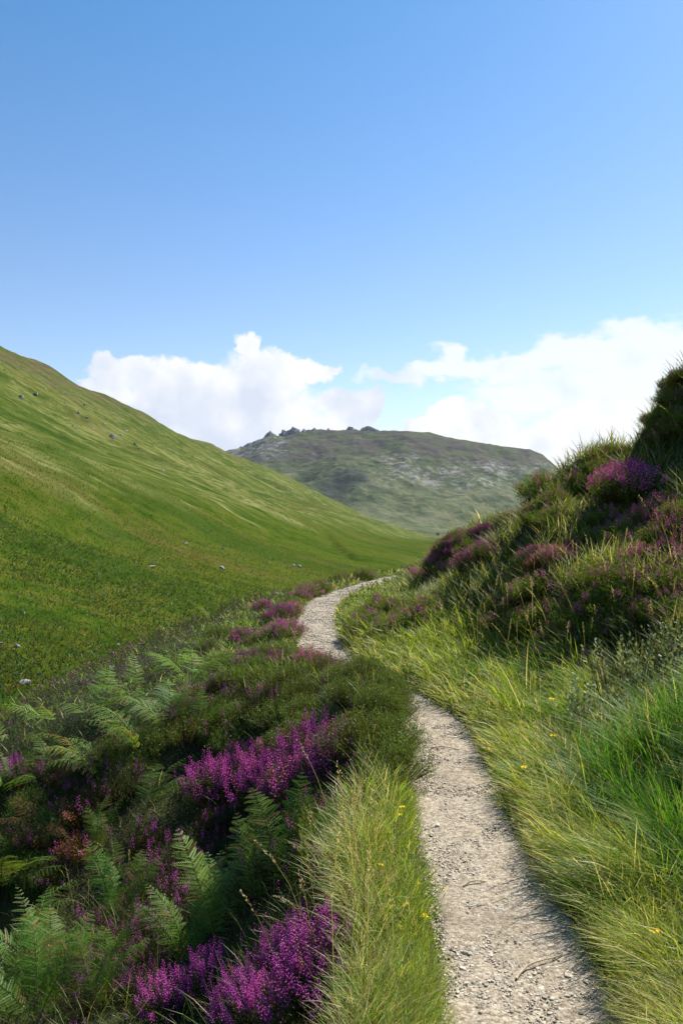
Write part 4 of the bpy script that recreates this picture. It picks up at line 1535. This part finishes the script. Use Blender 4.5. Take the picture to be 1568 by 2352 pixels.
def twig(px, py, L, heading, label):
    P = at(px, py)
    n_ = 7
    t = np.linspace(0, 1, n_)
    r = np.random.default_rng(int(px))
    C = np.stack([(t - .5) * L, .06 * L * np.sin(t * 5), .012 + .01 * np.sin(t * 3.1)], -1)
    rad = .004 * (1.15 - .6 * t)
    k = 6
    a = np.linspace(0, 2 * math.pi, k, endpoint=False)
    V = C[:, None, :] + np.stack([0 * a, np.cos(a), np.sin(a)], -1)[None] * rad[:, None, None]
    i = np.arange(n_ * k).reshape(n_, k)
    F = np.stack([i[:-1], np.roll(i, -1, 1)[:-1], np.roll(i, -1, 1)[1:], i[1:]], -1).reshape(-1, 4)
    o = link("twig", make_mesh("twig", V.reshape(-1, 3), [F], [MAT_TWIG], smooth=True))
    o.location = P
    o.rotation_euler = (0, 0, math.radians(heading))
    tag(o, label, "twig")


twig(1025, 1724, .22, -15, "thin twig lying across the path just past the green mound")
twig(1090, 2036, .12, 25, "short twig on the shaded half of the path")
twig(1235, 2225, .26, 40, "long pale straw twig lying diagonally low on the path")

# summit tors: cleft rock ridges along the skyline of the mountain
def tor(prof, label, seed):
    prof = np.array(prof, float)
    k = MC / 1829
    r = np.random.default_rng(seed)
    nx, ny = 46, 13
    u = np.linspace(prof[0, 0], prof[-1, 0], nx)
    top = np.interp(u, prof[:, 0], prof[:, 1]) - .3 + .5 * r.normal(size=nx)
    base = np.interp(u, CR[:, 0], CR[:, 1]) + 12
    D = 34.0
    v = np.linspace(-1, 1, ny)
    U, Vv = np.meshgrid(u, v, indexing='ij')
    shape = (1 - np.abs(Vv) ** 2.2) * (.75 + .5 * vnoise(U * .35, Vv * 3.1, seed))
    shape[:, ny // 2] = 1.0
    Zp = base[:, None] + (top - base)[:, None] * np.clip(shape, 0, 1.03)
    Zp[[0, -1], :] = base[[0, -1], None] + 3
    x = (U - 784) * k + 3.5 * (vnoise(U * .6, Vv * 4, seed + 1) - .5)
    y = MC - 8 + Vv * D + 9 * (vnoise(U * .45, Vv * 3, seed + 2) - .5)
    z = EYE + (1176 - Zp) * k
    V = np.stack([x, y, z], -1).reshape(-1, 3)
    c = V.mean(0)
    o = link("rock_tor", make_mesh("rock_tor", V - c, [grid_faces(nx, ny)], [MAT_TOR]))
    o.location = c
    tag(o, label, "rock outcrop")


tor([(600, 1012), (606, 1004), (611, 998), (616, 994), (621, 991.5), (627, 995), (632, 999), (637, 1003)], "dark stepped tor left of the highest tor", 1)
tor([(640, 1000), (645, 995), (651, 987), (657, 991), (664, 989), (669, 985), (673, 980.5), (678, 983), (684, 986), (691, 991)], "highest jagged tor on the mountain crest", 2)
tor([(546, 1034), (553, 1027), (560, 1026), (571, 1018), (580, 1016), (590, 1013), (598, 1010), (602, 1014)], "long sloping rock ridge lowest on the left shoulder", 3)
tor([(690, 992), (698, 985.5), (704, 989), (715, 988.5), (722, 984), (728, 988), (734, 986.5), (746, 989)], "low ragged tor just right of the highest one", 4)
tor([(750, 991), (752, 985.5), (755, 985), (759, 991)], "tiny knob between the two groups of tors", 5)
tor([(793, 993), (797, 982.5), (802, 980.5), (808, 982), (813, 986), (822, 989)], "left block of the separate dark tor on the crest", 6)
tor([(825, 990), (831, 983), (838, 981.5), (844, 979.5), (850, 982), (857, 984), (865, 987), (873, 992)], "right block of the separate dark tor on the crest", 7)


# ------------------------------------------------------------------ far valley: a round tree by the burn, and tufts on the hillside
def far_tree(px, py, hpx, seed, label):
    P = at(px, py)
    if P is None:
        return
    r = np.random.default_rng(seed)
    h_ = hpx / 1829 * P[1]
    o = bpy.data.objects.new("tree", None)
    COL.objects.link(o)
    o.location = P
    tag(o, label, "tree")
    g1 = Geo()
    g1.blades(np.zeros((3, 3)), unit(np.array([[.1, 0, 1], [-.25, .1, 1], [.3, -.1, 1.0]])), unit(np.array([[0, 0, 1.0], [-.5, .1, 1], [.5, 0, 1]])), h_ * .7, h_ * .06,
              np.full((3, 3), .05), np.full((3, 3), .06), np.array([[1.0, 0, 0]] * 3), 3)
    link("trunk", g1.mesh("trunk", MAT_LEAF), o)
    n_ = 1500
    cl = rand_dirs(14, r) * np.array([.5, .5, .34]) * h_ * .7 + np.array([0, 0, h_ * .55])
    c = cl[r.integers(0, 14, n_)] + rand_dirs(n_, r) * (h_ * .26 * r.random((n_, 1)) ** .4)
    g2 = Geo()
    g2.leaves(c, rand_dirs(n_, r) + np.array([0, 0, .3]), h_ * .06, h_ * .05, lerp_col((.020, .045, .012), (.05, .085, .022), r.random(n_)), r, True)
    link("crown", g2.mesh("crown", MAT_LEAF), o)


far_tree(991, 1226, 17, 5, "lone round tree by the burn at the far end of the valley")
far_tree(1005, 1232, 9, 6, "low dark bush right of the lone round tree")


def build_hill_tufts():
    r = np.random.default_rng(901)
    N = 420000
    Y = np.exp(r.uniform(math.log(22), math.log(300), N))
    X = Y * r.uniform(-.62, .30, N)
    k = ~((np.abs(X) < 16) & (Y < 43))
    X, Y = X[k], Y[k]
    big = fbm(X * .030, Y * .022, 903, 4)
    sm = fbm(X * .12, Y * .12, 905, 3)
    p = .55 + .5 * sm + .3 * (big > .15)
    k = r.random(len(X)) < p * np.interp(Y, [22, 140, 300], [1, .7, .1])
    X, Y, big, sm = X[k], Y[k], big[k], sm[k]
    n = len(X)
    P = ground_pts(X, Y)
    fern_ = big + .35 * r.normal(size=n) > .22
    L = np.where(fern_, r.uniform(.3, .8, n), r.uniform(.3, .75, n))
    W = np.maximum(np.where(fern_, .20, .05), .0009 * Y)
    D = unit(np.array([.12, -.05, .9]) + r.normal(size=(n, 3)) * np.where(fern_, .75, .40)[:, None])
    D[:, 2] = np.abs(D[:, 2]) * .8 + .1
    tone = np.clip(.5 + .5 * sm + .25 * r.normal(size=n), 0, 1)
    c = lerp_col((.034, .062, .007), (.090, .108, .019), tone)
    st = r.random(n) < .10 + .10 * sm
    c[st] = lerp_col((.13, .125, .035), (.20, .18, .065), r.random(n))[st]
    cf = lerp_col((.028, .060, .009), (.065, .100, .017), r.random(n))
    rust = r.random(n) < .06 + .95 * np.clip(fbm(X * .035 + 31, Y * .022, 907, 3) - .05, 0, 1)
    cf[rust] = lerp_col((.12, .080, .022), (.19, .115, .03), r.random(n))[rust]
    c = np.where(fern_[:, None], cf, c)
    geo = Geo()
    geo.leaves(P - np.array([0, 0, .05]), D, L, W, c, r)
    o = link("hill_grass", geo.mesh("hill_grass", MAT_GRASS))
    tag(o, "rough grass and bracken tufts covering the lower left hillside", "grass", kind='stuff')


build_hill_tufts()
# glint of the burn on the valley floor
P = at(984, 1236)
if P is not None:
    w_, l_ = 14.0, 40.0
    t = np.linspace(0, 1, 14)
    V = np.concatenate([np.stack([P[0] - w_ + 26 * t + 4 * np.sin(t * 5), P[1] - 30 + l_ * t, 0 * t], -1), np.stack([P[0] + w_ * .2 + 26 * t + 4 * np.sin(t * 5 + .4), P[1] - 30 + l_ * t, 0 * t], -1)])
    V[:, 2] = H(V[:, 0], V[:, 1]).max() + .1
    i = np.arange(13)
    structure("burn", make_mesh("burn", V, [np.stack([i, i + 14, i + 15, i + 1], -1)], [MAT_WATER]), "glint of water on the far valley floor")

# the rounded mound of green heather that hides the bend of the path
rm = np.random.default_rng(66)
for i in range(34):
    Yb = 4.95 + 3.1 * ((i * .618034) % 1)
    q = (i + .5) / 34
    xe = float(path_x(Yb) - path_hw(Yb))
    xb = xe - .11 - (1.15 * q if i % 3 else .02)
    bush('green', i, (xb, Yb, float(H(xb, Yb))), rm.uniform(.75, 1.05), rm.uniform(0, 6), "green flowerless heather bush on the rounded mound hiding the bend of the path",
         "green heather mound at the bend", 1.05, (0, .1))

for i, Yb in enumerate((7.15, 7.5, 7.85, 8.15)):
    xb = float(path_x(Yb) - path_hw(Yb)) - .06
    bush('pink', i, (xb, Yb, float(H(xb, Yb)) + .03), rm.uniform(.6, .75), rm.uniform(0, 6), "small pink heather bush on the edge of the path beyond the green mound",
         "pink heather at the path edge beyond the mound", 1.1)

# ------------------------------------------------------------------ the air over the valley
def build_haze():
    m, g, out = new_mat("valley_air")
    m.cycles.volume_sampling = 'DISTANCE'
    v = g.node('ShaderNodeVolumePrincipled')
    v.inputs['Color'].default_value = (.80, .88, 1.0, 1)
    v.inputs['Density'].default_value = 2.0e-5
    v.inputs['Anisotropy'].default_value = .2
    g.nt.links.new(v.outputs[0], out.inputs['Volume'])
    x0, x1, y0, y1, z0, z1 = -9200, 9200, -3600, 9600, -130, 470
    V = [(x, y, z) for x in (x0, x1) for y in (y0, y1) for z in (z0, z1)]
    F = [(0, 1, 3, 2), (4, 6, 7, 5), (0, 4, 5, 1), (2, 3, 7, 6), (0, 2, 6, 4), (1, 5, 7, 3)]
    o = link("haze", make_mesh("haze", V, [F], [m]))
    tag(o, "thin bluish haze lying over the valley and mountain", "haze", kind='stuff')


build_haze()
